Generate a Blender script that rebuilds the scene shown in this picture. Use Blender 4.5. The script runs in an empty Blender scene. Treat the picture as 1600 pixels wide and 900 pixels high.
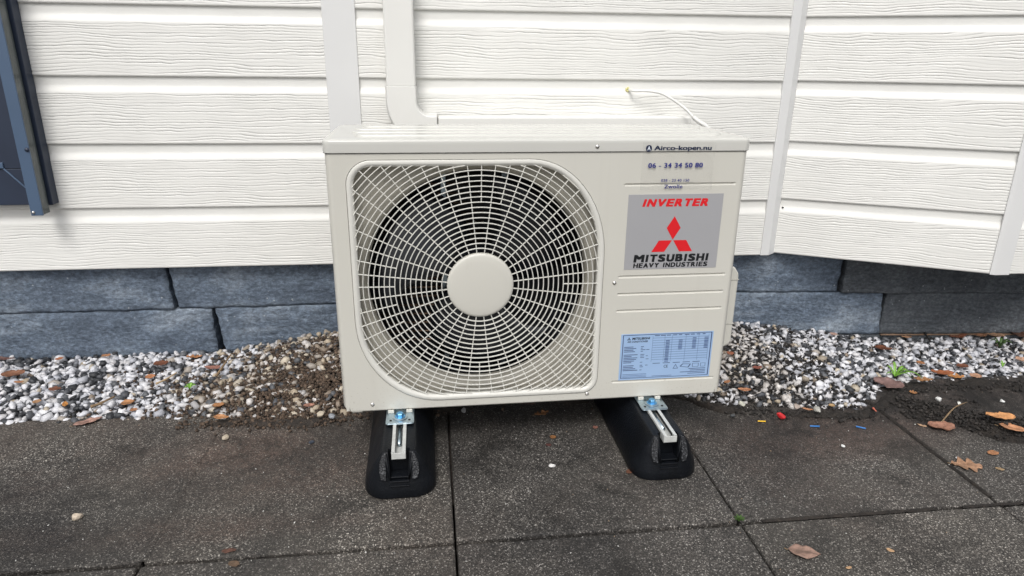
import bpy, bmesh, math, random
import numpy as np
from math import sin, cos, pi, radians
from mathutils import Matrix, Vector, noise

sc = bpy.context.scene
col = sc.collection
rnd = random.Random(7)

# ------------------------------------------------------------------ camera
CAM = (0.1692, -1.2240, 0.7697); YAW = 0.1330; PITCH = 0.3282; ROLL = 0.0114; FPX = 1060.97
f_ = np.array([sin(YAW)*cos(PITCH), cos(YAW)*cos(PITCH), -sin(PITCH)])
r_ = np.array([cos(YAW), -sin(YAW), 0.0]); u_ = np.cross(r_, f_)
R2 = r_*cos(ROLL)+u_*sin(ROLL); U2 = -r_*sin(ROLL)+u_*cos(ROLL)
cd = bpy.data.cameras.new("camera"); cam = bpy.data.objects.new("camera", cd); col.objects.link(cam)
cam.matrix_world = Matrix(((R2[0], U2[0], -f_[0], CAM[0]), (R2[1], U2[1], -f_[1], CAM[1]), (R2[2], U2[2], -f_[2], CAM[2]), (0, 0, 0, 1)))
cd.sensor_width = 36; cd.lens = 36*FPX/1600; cd.clip_start = 0.05; cd.clip_end = 200
sc.camera = cam

# ------------------------------------------------------------------ light
w = bpy.data.worlds.new("World"); sc.world = w; w.use_nodes = True
nt = w.node_tree; nt.nodes.clear()
SUN_EL, SUN_AZ = radians(52), radians(198)          # azimuth clockwise from +y: behind the camera, to the left
sky = nt.nodes.new("ShaderNodeTexSky"); sky.sky_type = 'NISHITA'; sky.sun_disc = False
sky.sun_elevation = SUN_EL; sky.sun_rotation = SUN_AZ; sky.air_density = 1.0; sky.dust_density = 4.0; sky.ozone_density = 1.0
hs = nt.nodes.new("ShaderNodeHueSaturation"); hs.inputs['Saturation'].default_value = 0.30
bg = nt.nodes.new("ShaderNodeBackground"); bg.inputs['Strength'].default_value = 0.12
wo = nt.nodes.new("ShaderNodeOutputWorld")
nt.links.new(sky.outputs[0], hs.inputs['Color']); nt.links.new(hs.outputs[0], bg.inputs['Color']); nt.links.new(bg.outputs[0], wo.inputs['Surface'])
sd = bpy.data.lights.new("sun", 'SUN'); sd.energy = 0.95; sd.angle = radians(18); sd.color = (1.0, 0.985, 0.955)
so = bpy.data.objects.new("sun", sd); col.objects.link(so)
dv = Vector((sin(SUN_AZ)*cos(SUN_EL), cos(SUN_AZ)*cos(SUN_EL), sin(SUN_EL)))
so.rotation_euler = dv.to_track_quat('Z', 'Y').to_euler(); so.location = dv*8
sc.view_settings.view_transform = 'Standard'; sc.view_settings.look = 'None'; sc.view_settings.gamma = 1
sc.view_settings.exposure = 0.50
sc.render.engine = 'CYCLES'

# ------------------------------------------------------------------ materials
class N:
    """tiny node helper"""
    def __init__(s, name, rough=0.5, metal=0.0, spec=0.5):
        s.m = bpy.data.materials.new(name); s.m.use_nodes = True; s.t = s.m.node_tree
        s.b = s.t.nodes['Principled BSDF']; s.b.inputs['Roughness'].default_value = rough
        s.b.inputs['Metallic'].default_value = metal; s.b.inputs['Specular IOR Level'].default_value = spec
        s.co = None
    def new(s, k, **kw):
        n = s.t.nodes.new(k)
        for a, v in kw.items(): setattr(n, a, v)
        return n
    def link(s, a, b): s.t.links.new(a, b)
    def coord(s, kind='Object', scale=(1, 1, 1)):
        c = s.new('ShaderNodeTexCoord'); mp = s.new('ShaderNodeMapping'); mp.inputs['Scale'].default_value = scale
        s.link(c.outputs[kind], mp.inputs['Vector']); return mp.outputs[0]
    def noise(s, scale, detail=4, rough=0.55, vec=None, dist=0.0):
        n = s.new('ShaderNodeTexNoise'); n.inputs['Scale'].default_value = scale; n.inputs['Detail'].default_value = detail
        n.inputs['Roughness'].default_value = rough; n.inputs['Distortion'].default_value = dist
        s.link(vec if vec is not None else s.coord(), n.inputs['Vector']); return n.outputs['Fac']
    def voro(s, scale, vec=None, out='Distance', feature='F1'):
        n = s.new('ShaderNodeTexVoronoi'); n.feature = feature; n.inputs['Scale'].default_value = scale
        s.link(vec if vec is not None else s.coord(), n.inputs['Vector']); return n.outputs[out]
    def ramp(s, fac, stops, interp='LINEAR'):
        n = s.new('ShaderNodeValToRGB'); e = n.color_ramp.elements; n.color_ramp.interpolation = interp
        while len(e) < len(stops): e.new(0.5)
        for el, (p, c) in zip(e, stops):
            el.position = p; el.color = (*c, 1) if not isinstance(c, (int, float)) else (c, c, c, 1)
        s.link(fac, n.inputs['Fac']); return n.outputs['Color']
    def mix(s, fac, a, b, mode='MIX'):
        n = s.new('ShaderNodeMix', data_type='RGBA', blend_type=mode); 
        for i, v in ((0, fac), (6, a), (7, b)):
            if isinstance(v, (int, float)): n.inputs[i].default_value = v if i == 0 else (v, v, v, 1)
            elif isinstance(v, tuple): n.inputs[i].default_value = (*v, 1)
            else: s.link(v, n.inputs[i])
        return n.outputs[2]
    def math(s, op, a, b=None):
        n = s.new('ShaderNodeMath', operation=op)
        for i, v in ((0, a), (1, b)):
            if v is None: continue
            if isinstance(v, (int, float)): n.inputs[i].default_value = v
            else: s.link(v, n.inputs[i])
        return n.outputs[0]
    def color(s, c):
        if isinstance(c, tuple): s.b.inputs['Base Color'].default_value = (*c, 1)
        else: s.link(c, s.b.inputs['Base Color'])
        return s
    def rough(s, r): s.link(r, s.b.inputs['Roughness']); return s
    def bump(s, h, strength=0.3, dist=0.002):
        n = s.new('ShaderNodeBump'); n.inputs['Strength'].default_value = strength; n.inputs['Distance'].default_value = dist
        s.link(h, n.inputs['Height'])
        if s.b.inputs['Normal'].links: s.link(s.b.inputs['Normal'].links[0].from_socket, n.inputs['Normal'])
        s.link(n.outputs[0], s.b.inputs['Normal']); return s

def plain(name, c, rough=0.5, metal=0.0, var=0.06, sc_=30, bump=0.0, bscale=400):
    n = N(name, rough, metal)
    f = n.noise(sc_, 3)
    lo = tuple(v*(1-var) for v in c); hi = tuple(min(1, v*(1+var)) for v in c)
    n.color(n.ramp(f, [(0.3, lo), (0.7, hi)]))
    if bump: n.bump(n.noise(bscale, 2), bump, 0.0006)
    return n.m

def m_siding():
    n = N('siding_paint', 0.42); co = n.coord()
    base = n.ramp(n.noise(5, 4, vec=co), [(0.3, (0.735, 0.731, 0.698)), (0.7, (0.785, 0.781, 0.748))])
    fine = n.ramp(n.noise(60, 4, vec=n.coord(scale=(0.25, 1, 1.5))), [(0.3, 0.94), (0.65, 1.0)])
    n.color(n.mix(1.0, base, fine, 'MULTIPLY')); n.bump(n.noise(900, 3, vec=n.coord(scale=(0.15, 1, 1))), 0.25, 0.0004)
    return n.m
def m_stone(dark=False):
    n = N('bluestone_dark' if dark else 'bluestone', 0.62); co = n.coord()
    a, b, c = ((0.054, 0.062, 0.072), (0.092, 0.104, 0.118), (0.165, 0.18, 0.195)) if dark else ((0.080, 0.106, 0.148), (0.140, 0.180, 0.236), (0.30, 0.35, 0.41))
    big = n.noise(6, 6, 0.62, vec=n.coord(scale=(0.7, 1, 1.6)))
    base = n.ramp(big, [(0.32, a), (0.50, b), (0.70, c)])
    gr = n.noise(95, 8, 0.75, vec=n.coord(scale=(0.8, 1, 1.25)))
    base = n.mix(0.75, base, n.ramp(gr, [(0.36, 0.42), (0.50, 0.96), (0.64, 1.75)]), 'MULTIPLY')
    sp = n.ramp(n.voro(60, vec=co), [(0.07, 1.0), (0.15, 0.0)], 'LINEAR')
    msk = n.ramp(n.noise(23, 2, vec=co), [(0.53, 0.0), (0.60, 1.0)])
    base = n.mix(n.math('MULTIPLY', n.math('MULTIPLY', sp, msk), 0.70), base, (0.55, 0.58, 0.6))
    n.color(base)
    n.rough(n.ramp(gr, [(0.3, 0.75), (0.7, 0.45)]))
    n.bump(n.noise(32, 8, 0.74, vec=n.coord(scale=(0.7, 1, 1.3))), 1.0, 0.012); n.bump(gr, 0.9, 0.003)
    return n.m
def m_tile():
    n = N('rubber_granulate', 0.7); co = n.coord('Object')
    g = n.voro(520, vec=co, out='Color')
    sepn = n.new('ShaderNodeSeparateColor'); n.link(g, sepn.inputs[0]); v = sepn.outputs[0]
    base = n.ramp(v, [(0.0, (0.013, 0.012, 0.012)), (0.45, (0.040, 0.037, 0.034)), (0.78, (0.088, 0.083, 0.077)), (0.92, (0.165, 0.157, 0.147)), (0.99, (0.40, 0.39, 0.37))])
    geo = n.new('ShaderNodeNewGeometry'); pos = geo.outputs['Position']
    soft = n.ramp(n.noise(4.0, 5, 0.6, vec=pos), [(0.40, 0.40), (0.60, 0.0)]); base = n.mix(soft, base, (0.052, 0.048, 0.043))
    dn = n.noise(3.1, 6, 0.62, vec=pos, dist=0.4)
    sepp = n.new('ShaderNodeSeparateXYZ'); n.link(pos, sepp.inputs[0])
    # brown dust swept forward from the soil heap left of the appliance, and a film of soil along the gravel
    def blob(cx, cy, rx, ry):
        a = n.math('DIVIDE', n.math('SUBTRACT', sepp.outputs[0], cx), rx); b = n.math('DIVIDE', n.math('SUBTRACT', sepp.outputs[1], cy), ry)
        d = n.math('ADD', n.math('MULTIPLY', a, a), n.math('MULTIPLY', b, b))
        return n.math('MAXIMUM', n.math('SUBTRACT', 1.0, d), 0.0)
    dust = n.math('ADD', n.math('ADD', blob(-0.14, 0.02, 0.34, 0.20), blob(1.0, -0.02, 0.42, 0.13)), n.math('ADD', blob(1.35, 0.12, 0.45, 0.18), blob(-0.35, -0.2, 0.45, 0.05)))
    dark_r = n.math('MULTIPLY', n.math('MINIMUM', n.math('MULTIPLY', blob(1.45, 0.10, 0.42, 0.18), 2.0), 1.0), n.ramp(n.noise(24, 5, 0.7, vec=pos), [(0.40, 0.2), (0.58, 0.9)]))
    dust = n.math('MULTIPLY', n.math('MINIMUM', dust, 1.0), n.ramp(dn, [(0.34, 0.25), (0.6, 1.0)]))
    wide = n.ramp(n.noise(1.7, 7, 0.68, vec=pos, dist=0.8), [(0.50, 0.0), (0.68, 0.60)])
    wide = n.math('MULTIPLY', wide, n.ramp(n.math('ADD', sepp.outputs[1], 0.6), [(0.15, 0.2), (0.55, 1.0)]))
    fac = n.math('MULTIPLY', n.math('MAXIMUM', dust, wide), 0.93)
    mud = n.ramp(n.noise(60, 4, vec=pos), [(0.3, (0.040, 0.028, 0.024)), (0.7, (0.078, 0.056, 0.047))])
    mud = n.mix(1.0, mud, n.ramp(v, [(0.0, 0.45), (0.6, 1.0), (1.0, 1.7)]), 'MULTIPLY'); grn = n.ramp(n.noise(160, 3, vec=pos), [(0.55, 0.0), (0.62, 0.75)])
    base = n.mix(fac, base, n.mix(grn, mud, base))
    patch = n.ramp(n.noise(2.6, 7, 0.66, vec=pos, dist=0.5), [(0.34, (0.38, 0.375, 0.38)), (0.48, (0.92, 0.91, 0.89)), (0.68, (1.50, 1.47, 1.42))])
    base = n.mix(1.0, base, patch, 'MULTIPLY'); oi = n.new('ShaderNodeObjectInfo'); tone = n.ramp(oi.outputs['Random'], [(0.0, (0.84, 0.83, 0.84)), (1.0, (1.16, 1.13, 1.08))])
    base = n.mix(1.0, base, tone, 'MULTIPLY')
    base = n.mix(dark_r, base, (0.014, 0.012, 0.011)); stain = n.ramp(n.noise(5.5, 8, 0.72, vec=pos, dist=1.0), [(0.53, (1.0, 1.0, 1.0)), (0.66, (0.42, 0.41, 0.40))]); base = n.mix(1.0, base, stain, 'MULTIPLY')
    speck = n.ramp(n.voro(95, vec=pos), [(0.06, 1.0), (0.13, 0.0)]); smk = n.ramp(n.noise(41, 2, vec=pos), [(0.60, 0.0), (0.66, 0.8)])
    n.color(n.mix(n.math('MULTIPLY', n.math('MULTIPLY', speck, smk), 0.8), base, (0.010, 0.009, 0.008)))
    n.rough(n.ramp(dn, [(0.3, 0.5), (0.7, 0.85)]))
    n.bump(n.voro(520, vec=co), 0.9, 0.0013); n.bump(n.noise(900, 2, vec=co), 0.5, 0.001)
    return n.m
def m_attr(name, rough, gr=0.3, scale=160, bump=0.4):
    n = N(name, rough); at = n.new('ShaderNodeAttribute', attribute_name='Col')
    geo = n.new('ShaderNodeNewGeometry')
    v = n.ramp(n.noise(scale, 4, vec=geo.outputs['Position']), [(0.3, 1-gr), (0.65, 1.0)])
    n.color(n.mix(1.0, at.outputs['Color'], v, 'MULTIPLY')); n.bump(n.noise(scale*2.5, 3, vec=geo.outputs['Position']), bump, 0.0008)
    return n.m
def m_soil():
    n = N('soil', 0.85); geo = n.new('ShaderNodeNewGeometry'); p = geo.outputs['Position']
    sepp = n.new('ShaderNodeSeparateXYZ'); n.link(p, sepp.inputs[0])
    a = n.ramp(n.noise(70, 5, 0.65, vec=p), [(0.3, (0.015, 0.012, 0.010)), (0.55, (0.036, 0.028, 0.022)), (0.75, (0.070, 0.054, 0.042))])
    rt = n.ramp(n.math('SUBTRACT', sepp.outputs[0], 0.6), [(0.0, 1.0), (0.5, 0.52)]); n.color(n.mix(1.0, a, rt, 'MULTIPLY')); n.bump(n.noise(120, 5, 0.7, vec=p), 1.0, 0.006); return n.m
def m_metal(name, c, rough, var=0.12):
    n = N(name, rough, 1.0); v = n.noise(45, 5); n.color(n.ramp(v, [(0.35, tuple(x*(1-var) for x in c)), (0.65, c)])); n.rough(n.ramp(n.noise(80, 4), [(0.3, rough*0.7), (0.7, rough*1.4)])); return n.m
def m_rubber():
    n = N('black_rubber', 0.5, 0, 0.22); co = n.coord()
    base = n.ramp(n.noise(14, 5, vec=co), [(0.35, (0.0030, 0.0037, 0.0052)), (0.7, (0.0065, 0.008, 0.011))])
    dust = n.ramp(n.noise(900, 2, vec=co), [(0.64, 0.0), (0.72, 0.35)])
    n.color(n.mix(n.math('MULTIPLY', dust, n.ramp(n.noise(11, 4, vec=co), [(0.42, 0.0), (0.6, 1.0)])), base, (0.16, 0.165, 0.17)))
    n.bump(n.noise(260, 3, vec=co), 0.5, 0.0015); n.rough(n.ramp(n.noise(9, 4, vec=co), [(0.3, 0.30), (0.7, 0.52)])); return n.m
def m_grain():
    n = N('grained_rubber', 0.4, 0, 0.5); n.color(n.ramp(n.noise(330, 2), [(0.42, (0.006, 0.007, 0.009)), (0.54, (0.014, 0.015, 0.018)), (0.66, (0.085, 0.088, 0.095))])); n.bump(n.noise(330, 2), 1.0, 0.002); return n.m
def m_leaf():
    n = N('dry_leaf', 0.6); at = n.new('ShaderNodeAttribute', attribute_name='Col'); co = n.coord()
    v = n.ramp(n.noise(70, 5, 0.7, vec=co), [(0.3, 0.55), (0.5, 0.95), (0.7, 1.25)])
    vein = n.ramp(n.new('ShaderNodeTexWave').outputs['Fac'], [(0.0, 1), (1, 1)])
    n.color(n.mix(1.0, at.outputs['Color'], v, 'MULTIPLY')); n.bump(n.noise(120, 4, vec=co), 0.7, 0.002)
    return n.m
def m_film():
    n = N('clear_film', 0.28); n.color((0.60, 0.59, 0.55)); n.b.inputs['Alpha'].default_value = 0.045; return n.m
def m_glass():
    n = N('window_glass', 0.04, 0.0, 0.8); n.color(n.ramp(n.noise(3), [(0.3, (0.006, 0.009, 0.014)), (0.7, (0.012, 0.016, 0.022))])); return n.m
def m_paint():
    n = N('cream_enamel', 0.34); co = n.coord()
    v = n.noise(2.2, 5, 0.6, vec=co); base = n.ramp(v, [(0.3, (0.556, 0.544, 0.490)), (0.7, (0.584, 0.572, 0.518))])
    dirt = n.ramp(n.noise(38, 6, 0.7, vec=n.coord(scale=(1, 1, 0.35))), [(0.62, 0.0), (0.80, 0.22)])
    geo = n.new('ShaderNodeNewGeometry'); sx = n.new('ShaderNodeSeparateXYZ'); n.link(geo.outputs['Position'], sx.inputs[0])
    low = n.ramp(sx.outputs[2], [(0.10, 1.0), (0.20, 0.0)]); spl = n.ramp(n.noise(210, 3, 0.7), [(0.60, 0.0), (0.68, 0.55)]); spl = n.math('MULTIPLY', low, spl)
    run = n.math('MULTIPLY', n.ramp(n.noise(26, 4, 0.6, vec=n.coord(scale=(1, 1, 0.05))), [(0.58, 0.0), (0.74, 0.10)]), 1.0)
    base = n.mix(run, base, (0.42, 0.40, 0.35)); base = n.mix(spl, base, (0.30, 0.26, 0.20)); n.color(n.mix(dirt, base, (0.36, 0.33, 0.28))); n.rough(n.ramp(n.noise(14, 4, vec=co), [(0.3, 0.28), (0.7, 0.42)])); n.bump(n.noise(520, 2, vec=co), 0.12, 0.0003); return n.m

M = dict(
    siding=m_siding(), strip=plain('strip_paint', (0.675, 0.678, 0.672), 0.38, var=0.03, sc_=4), stone=m_stone(), stone_dark=m_stone(True),
    tile=m_tile(), gravel=m_attr('gravel_stone', 0.55, 0.22, 150, 0.3), clod=m_attr('soil_clod', 0.9, 0.45, 200, 0.8), soil=m_soil(), leaf=m_leaf(),
    cream=m_paint(), lid=plain('lid_enamel', (0.560, 0.556, 0.520), 0.20, var=0.02, sc_=5), grille=plain('grille_enamel', (0.63, 0.622, 0.575), 0.32, var=0.02, sc_=6), film=m_film(), glass=m_glass(),
    duct=plain('duct_plastic', (0.72, 0.716, 0.685), 0.40, var=0.02, sc_=5), rubber=m_rubber(), rubber_grain=m_grain(),
    galv=m_metal('galvanised_steel', (0.50, 0.60, 0.66), 0.34), rail=plain('rail_coating', (0.55, 0.56, 0.54), 0.4, 0.1, 0.12, 60), steel=m_metal('screw_steel', (0.72, 0.70, 0.67), 0.25),
    bolt=m_metal('blue_passivated_bolt', (0.22, 0.52, 0.82), 0.36), black=plain('black_plastic', (0.014, 0.016, 0.020), 0.26, var=0.2), coil=plain('coil_fins', (0.012, 0.014, 0.018), 0.55, 0.0, 0.25, 90),
    tube=m_metal('coil_tube', (0.30, 0.21, 0.15), 0.45), navy_light=plain('rail_paint_blue', (0.070, 0.112, 0.182), 0.36, var=0.05, sc_=8), navy=plain('frame_paint_navy', (0.020, 0.030, 0.055), 0.45, var=0.08, sc_=12),
    side=plain('rail_side_gloss', (0.085, 0.098, 0.098), 0.16, 0.0, 0.1, 8), silver=plain('silver_sticker', (0.43, 0.43, 0.445), 0.34, 0.25, 0.02, 5), red=plain('red_print', (0.66, 0.012, 0.018), 0.4, var=0.02),
    ink=plain('black_print', (0.006, 0.007, 0.009), 0.45, var=0.02), blueink=plain('blue_print', (0.025, 0.03, 0.19), 0.45, var=0.02), darkink=plain('navy_print', (0.012, 0.02, 0.055), 0.45, var=0.02), white=plain('white_print', (0.7, 0.75, 0.8), 0.45, var=0.02),
    label=plain('blue_label', (0.32, 0.46, 0.68), 0.38, var=0.03, sc_=9), labelline=plain('label_print', (0.045, 0.07, 0.16), 0.5, var=0.02),
    cable=plain('cable_sheath', (0.72, 0.715, 0.69), 0.45, var=0.03), seal=plain('sealant', (0.66, 0.62, 0.28), 0.6, var=0.15, sc_=200), dark=plain('dark_void', (0.01, 0.01, 0.01), 0.9),
    green=plain('fresh_leaf', (0.17, 0.34, 0.05), 0.45, var=0.25, sc_=50), moss=plain('moss_leaf', (0.045, 0.095, 0.018), 0.6, var=0.3, sc_=60), twig=plain('dry_twig', (0.20, 0.135, 0.075), 0.75, var=0.35, sc_=90, bump=0.6),
    straw=plain('straw', (0.42, 0.30, 0.17), 0.7, var=0.2, sc_=60), redchip=plain('red_foil', (0.50, 0.022, 0.026), 0.28, var=0.25, sc_=80), yellow=plain('yellow_plastic', (0.85, 0.50, 0.02), 0.4), bluep=plain('blue_plastic', (0.03, 0.17, 0.47), 0.4),
)

# ------------------------------------------------------------------ mesh helpers
class MB:
    def __init__(s): s.v = []; s.f = []; s.cols = []
    def add(s, vs, fs):
        o = len(s.v); s.v += [tuple(p) for p in vs]; s.f += [tuple(i+o for i in f) for f in fs]; return s
    def box(s, x0, x1, y0, y1, z0, z1):
        return s.add([(x0,y0,z0),(x1,y0,z0),(x1,y1,z0),(x0,y1,z0),(x0,y0,z1),(x1,y0,z1),(x1,y1,z1),(x0,y1,z1)],
                     [(0,3,2,1),(4,5,6,7),(0,1,5,4),(1,2,6,5),(2,3,7,6),(3,0,4,7)])
    def loft(s, loops, closed=True, cap0=False, cap1=False):
        n = len(loops[0]); vs = [p for l in loops for p in l]; fs = []
        for k in range(len(loops)-1):
            for i in range(n if closed else n-1):
                j = (i+1) % n; a = k*n; b = a+n; fs.append((a+i, a+j, b+j, b+i))
        if cap0: fs.append(tuple(reversed(range(n))))
        if cap1: fs.append(tuple(range((len(loops)-1)*n, len(loops)*n)))
        return s.add(vs, fs)
    def tube(s, pts, r, n=8, cap=True):
        pts = [Vector(p) for p in pts]; loops = []
        for i, p in enumerate(pts):
            t = (pts[min(i+1, len(pts)-1)]-pts[max(i-1, 0)]).normalized()
            a = t.cross(Vector((0.13, 0.21, 0.97))).normalized(); b = t.cross(a); rr = r[i] if isinstance(r, (list, tuple)) else r
            loops.append([p+a*cos(2*pi*k/n)*rr+b*sin(2*pi*k/n)*rr for k in range(n)])
        return s.loft(loops, True, cap, cap)
    def lathe(s, prof, c, axis='y', n=48, cap0=False, cap1=False):
        """prof: (radius, offset along axis)"""
        loops = []
        for r, o in prof:
            L = []
            for k in range(n):
                a = 2*pi*k/n; u, v_ = r*cos(a), r*sin(a)
                L.append((c[0]+u, c[1]+o, c[2]+v_) if axis == 'y' else ((c[0]+u, c[1]+v_, c[2]+o) if axis == 'z' else (c[0]+o, c[1]+u, c[2]+v_)))
            loops.append(L)
        return s.loft(loops, True, cap0, cap1)
    def mesh(s, name):
        me = bpy.data.meshes.new(name); me.from_pydata(s.v, [], s.f); me.update(); return me

def fix(me):
    bm = bmesh.new(); bm.from_mesh(me); bmesh.ops.remove_doubles(bm, verts=bm.verts, dist=1e-6)
    bmesh.ops.recalc_face_normals(bm, faces=bm.faces); bm.to_mesh(me); bm.free()

def link(name, me, mat, parent=None, bevel=0, seg=2, smooth=True, clean=True, wn=True):
    if clean: fix(me)
    me.name = name
    if mat is not None and not me.materials: me.materials.append(mat)
    o = bpy.data.objects.new(name, me); col.objects.link(o)
    if smooth: me.polygons.foreach_set('use_smooth', [True]*len(me.polygons))
    if bevel:
        b = o.modifiers.new('bevel', 'BEVEL'); b.width = bevel; b.segments = seg; b.limit_method = 'ANGLE'; b.angle_limit = radians(35)
    if smooth and wn:
        k = o.modifiers.new('wn', 'WEIGHTED_NORMAL'); k.keep_sharp = True; k.weight = 80
    if parent is not None:
        o.parent = parent; p = parent; m = Matrix.Identity(4)
        o.matrix_parent_inverse = world_of(parent).inverted()
    return o
WORLD = {}
def world_of(o): return WORLD.get(o.name, Matrix.Identity(4))
def thing(name, label, cat, loc=(0, 0, 0), rz=0.0, group=None):
    o = bpy.data.objects.new(name, None); col.objects.link(o); o.location = loc; o.rotation_euler = (0, 0, rz); o.empty_display_size = 0.05
    WORLD[o.name] = Matrix.Translation(loc) @ Matrix.Rotation(rz, 4, 'Z')
    return tag(o, label, cat, group)
def tag(o, label=None, cat=None, group=None, kind=None):
    if label: o['label'] = label
    if cat: o['category'] = cat
    if group: o['group'] = group
    if kind: o['kind'] = kind
    return o

def raypt(px, py, z=None, y=None):
    d = f_ + R2*(px-800)/FPX + U2*(450-py)/FPX
    t = (z-CAM[2])/d[2] if z is not None else (y-CAM[1])/d[1]
    return Vector((CAM[0]+t*d[0], CAM[1]+t*d[1], CAM[2]+t*d[2]))

# ------------------------------------------------------------------ ground and soil
def sst(a, b, x):
    t = min(1, max(0, (x-a)/(b-a))); return t*t*(3-2*t)
EDGE = [(-3, .21), (-1, .207), (-.6, .20), (-.45, .198), (-.3, .185), (-.1, .160), (.02, .185), (.2, .20), (.75, .2), (.85, .115), (.95, .10), (1.05, .080), (1.15, .062), (1.22, .095), (1.29, .15), (1.36, .178), (1.7, .165), (3, .16)]
def edge_y(x): return float(np.interp(x, [e[0] for e in EDGE], [e[1] for e in EDGE]))
def bed(x, y):
    """height of the gravel bed"""
    e = edge_y(x); t = sst(e-0.01, e+0.07, y)
    base = 0.002 if x < 1.25 else 0.002-0.022*sst(1.25, 1.55, x)
    m1 = 0.062*math.exp(-((x-0.03)/0.26)**2)*(0.35+0.65*sst(0.2, 0.46, y))*sst(e, e+0.12, y)
    m2 = 0.036*math.exp(-((x-1.0)/0.24)**2)*sst(e, e+0.22, y)
    return -0.012*(1-t) + base*t + (m1+m2) + 0.006*noise.noise(Vector((x*6, y*6, 1)))*t
def soilheap(x, y):
    """loose soil spilled over the paving on the right, and a thin smear along the gravel"""
    t = y+0.62*(x-1.27)-0.0; a = sst(1.20, 1.34, x+.10*noise.noise(Vector((x*8, y*8, 3))))
    n1 = noise.noise(Vector((x*9, y*9, 4))); n2 = noise.noise(Vector((x*26, y*26, 8)))
    b = sst(-.025, .02, t+.03*n1)*(1-sst(.07, .15, t+.05*n1))
    h = 0.019*a*b*(0.75+0.7*n1+.3*n2) + 0.010*sst(1.1, 1.3, x)*max(0, n1+.45*n2-.12)*sst(-.06, .03, t)*(1-sst(0.22, 0.30, y))
    e = edge_y(x); sm = math.exp(-((y-e+0.012)/0.028)**2)*(0.4+0.9*noise.noise(Vector((x*14, y*14, 9))))
    return h + 0.013*max(0, sm)*sst(-.42, -.25, x)

# far ground, one sheet to the horizon
g = MB(); g.add([(-60, -60, -0.11), (60, -60, -0.11), (60, 60, -0.11), (-60, 60, -0.11)], [(0, 1, 2, 3)])
tag(link('ground', g.mesh('ground'), M['soil'], smooth=False), 'dark bare soil under the paving and the house', kind='structure')

# finely lumpy soil sheet
X0, X1, Y0, Y1, ST = -1.35, 2.15, -0.16, 0.60, 0.0055
nx, ny = int((X1-X0)/ST)+1, int((Y1-Y0)/ST)+1
vs = []
for j in range(ny):
    y = Y0+j*ST
    for i in range(nx):
        x = X0+i*ST
        hb = bed(x, y); hs_ = soilheap(x, y)
        t = sst(edge_y(x)-0.03, edge_y(x)+0.03, y)
        base = -0.016*(1-t)+hb*t
        z = base + (hs_+0.014 if hs_ > 0.0035 else 0)*(1-t) + hs_*t
        amp = 0.0 if z < -0.004 else 1.0
        q = Vector((x*45, y*45, 0)); z += amp*(0.0040*noise.noise(q)+0.0036*noise.noise(q*2.6)+(0.0022*noise.noise(q*5.5) if amp else 0)) - 0.003*t
        vs.append((x, y, z))
fs = [(j*nx+i, j*nx+i+1, (j+1)*nx+i+1, (j+1)*nx+i) for j in range(ny-1) for i in range(nx-1)]
me = bpy.data.meshes.new('soil'); me.from_pydata(vs, [], fs)
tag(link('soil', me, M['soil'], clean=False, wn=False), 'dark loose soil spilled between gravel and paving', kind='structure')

# paving: rubber granulate tiles, each its own part
pav = bpy.data.objects.new('paving', None); col.objects.link(pav); tag(pav, 'square dark rubber granulate tiles with white flecks', kind='structure')
TX, TY, TR, TS = 0.2048, -0.2815, -0.0122, 0.5
tile_me = MB()
n_ = 14; hh = TS/2-0.0026; loops = []
def sq(h, r, z, wob=0.0):
    P = []
    for cx, cy, a0 in ((1, 1, 0), (-1, 1, 90), (-1, -1, 180), (1, -1, 270)):
        for k in range(4):
            a = radians(a0+30*k); P.append((cx*(h-r)+r*cos(a), cy*(h-r)+r*sin(a), z))
    return P
tile_me.loft([sq(hh, .004, -.04), sq(hh, .004, -.004), sq(hh-.0012, .004, -.0012), sq(hh-.004, .004, 0)], True, True, True)
tile_me.v = [(a*1.0025, b*.9895, c) for a, b, c in tile_me.v]
tme = tile_me.mesh('paving_tile'); fix(tme); tme.materials.append(M['tile']); 
ct, st_ = cos(TR), sin(TR)
first = True
for j in range(-3, 1):
    for i in range(-4, 5):
        u = (i+0.5)*TS; v = (j+0.5)*TS
        if j == -1 and False: pass
        if j < -1: u += (0.012 if j == -2 and i < 0 else (0.03 if j == -2 and i >= 2 else 0.0))
        if (i, j) == (-1, -1) or (i, j) == (-2, -1): pass
        o = bpy.data.objects.new('paving_tile', tme); col.objects.link(o); o.parent = pav
        rr = random.Random(i*31+j*7)
        o.location = (TX+u*ct-v*st_, TY+v*ct+u*st_, rr.uniform(-.0018, .0))
        if j == 0: pass
        o.rotation_euler = (rr.uniform(-.0022, .0022), rr.uniform(-.0022, .0022), TR+rr.uniform(-.0022, .0022))

# dirt packed into some joints
def joint(u0, v0, u1, v1, wid, hgt, mat, seed, label):
    mb = MB(); P_ = []; Ln = math.hypot(u1-u0, v1-v0); n = int(Ln/.0035); dx, dy = (u1-u0)/Ln, (v1-v0)/Ln
    for k in range(n+1):
        t = k/n*Ln; u, v = u0+dx*t, v0+dy*t; row = []
        for q in range(-4, 5):
            f = q/4; wv = wid*(1+.55*noise.noise(Vector((t*35, seed, q > 0))) + .3*noise.noise(Vector((t*120, seed, 2))))
            zz = hgt*(1-f*f)*(1+.9*noise.noise(Vector((t*60, f*2, seed))))+.0011*noise.noise(Vector((t*260, f*5, seed)))-.0016*f*f
            uu, vv = u-dy*f*wv, v+dx*f*wv; row.append((TX+uu*ct-vv*st_, TY+vv*ct+uu*st_, zz))
        P_.append(row)
    mb.loft(P_, False); tag(link('joint_dirt', mb.mesh('jd'), mat, clean=False, wn=False), label, kind='structure')
m_jd = plain('packed_dust', (0.043, 0.036, 0.031), 0.9, var=0.45, sc_=260, bump=0.8, bscale=500)
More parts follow.
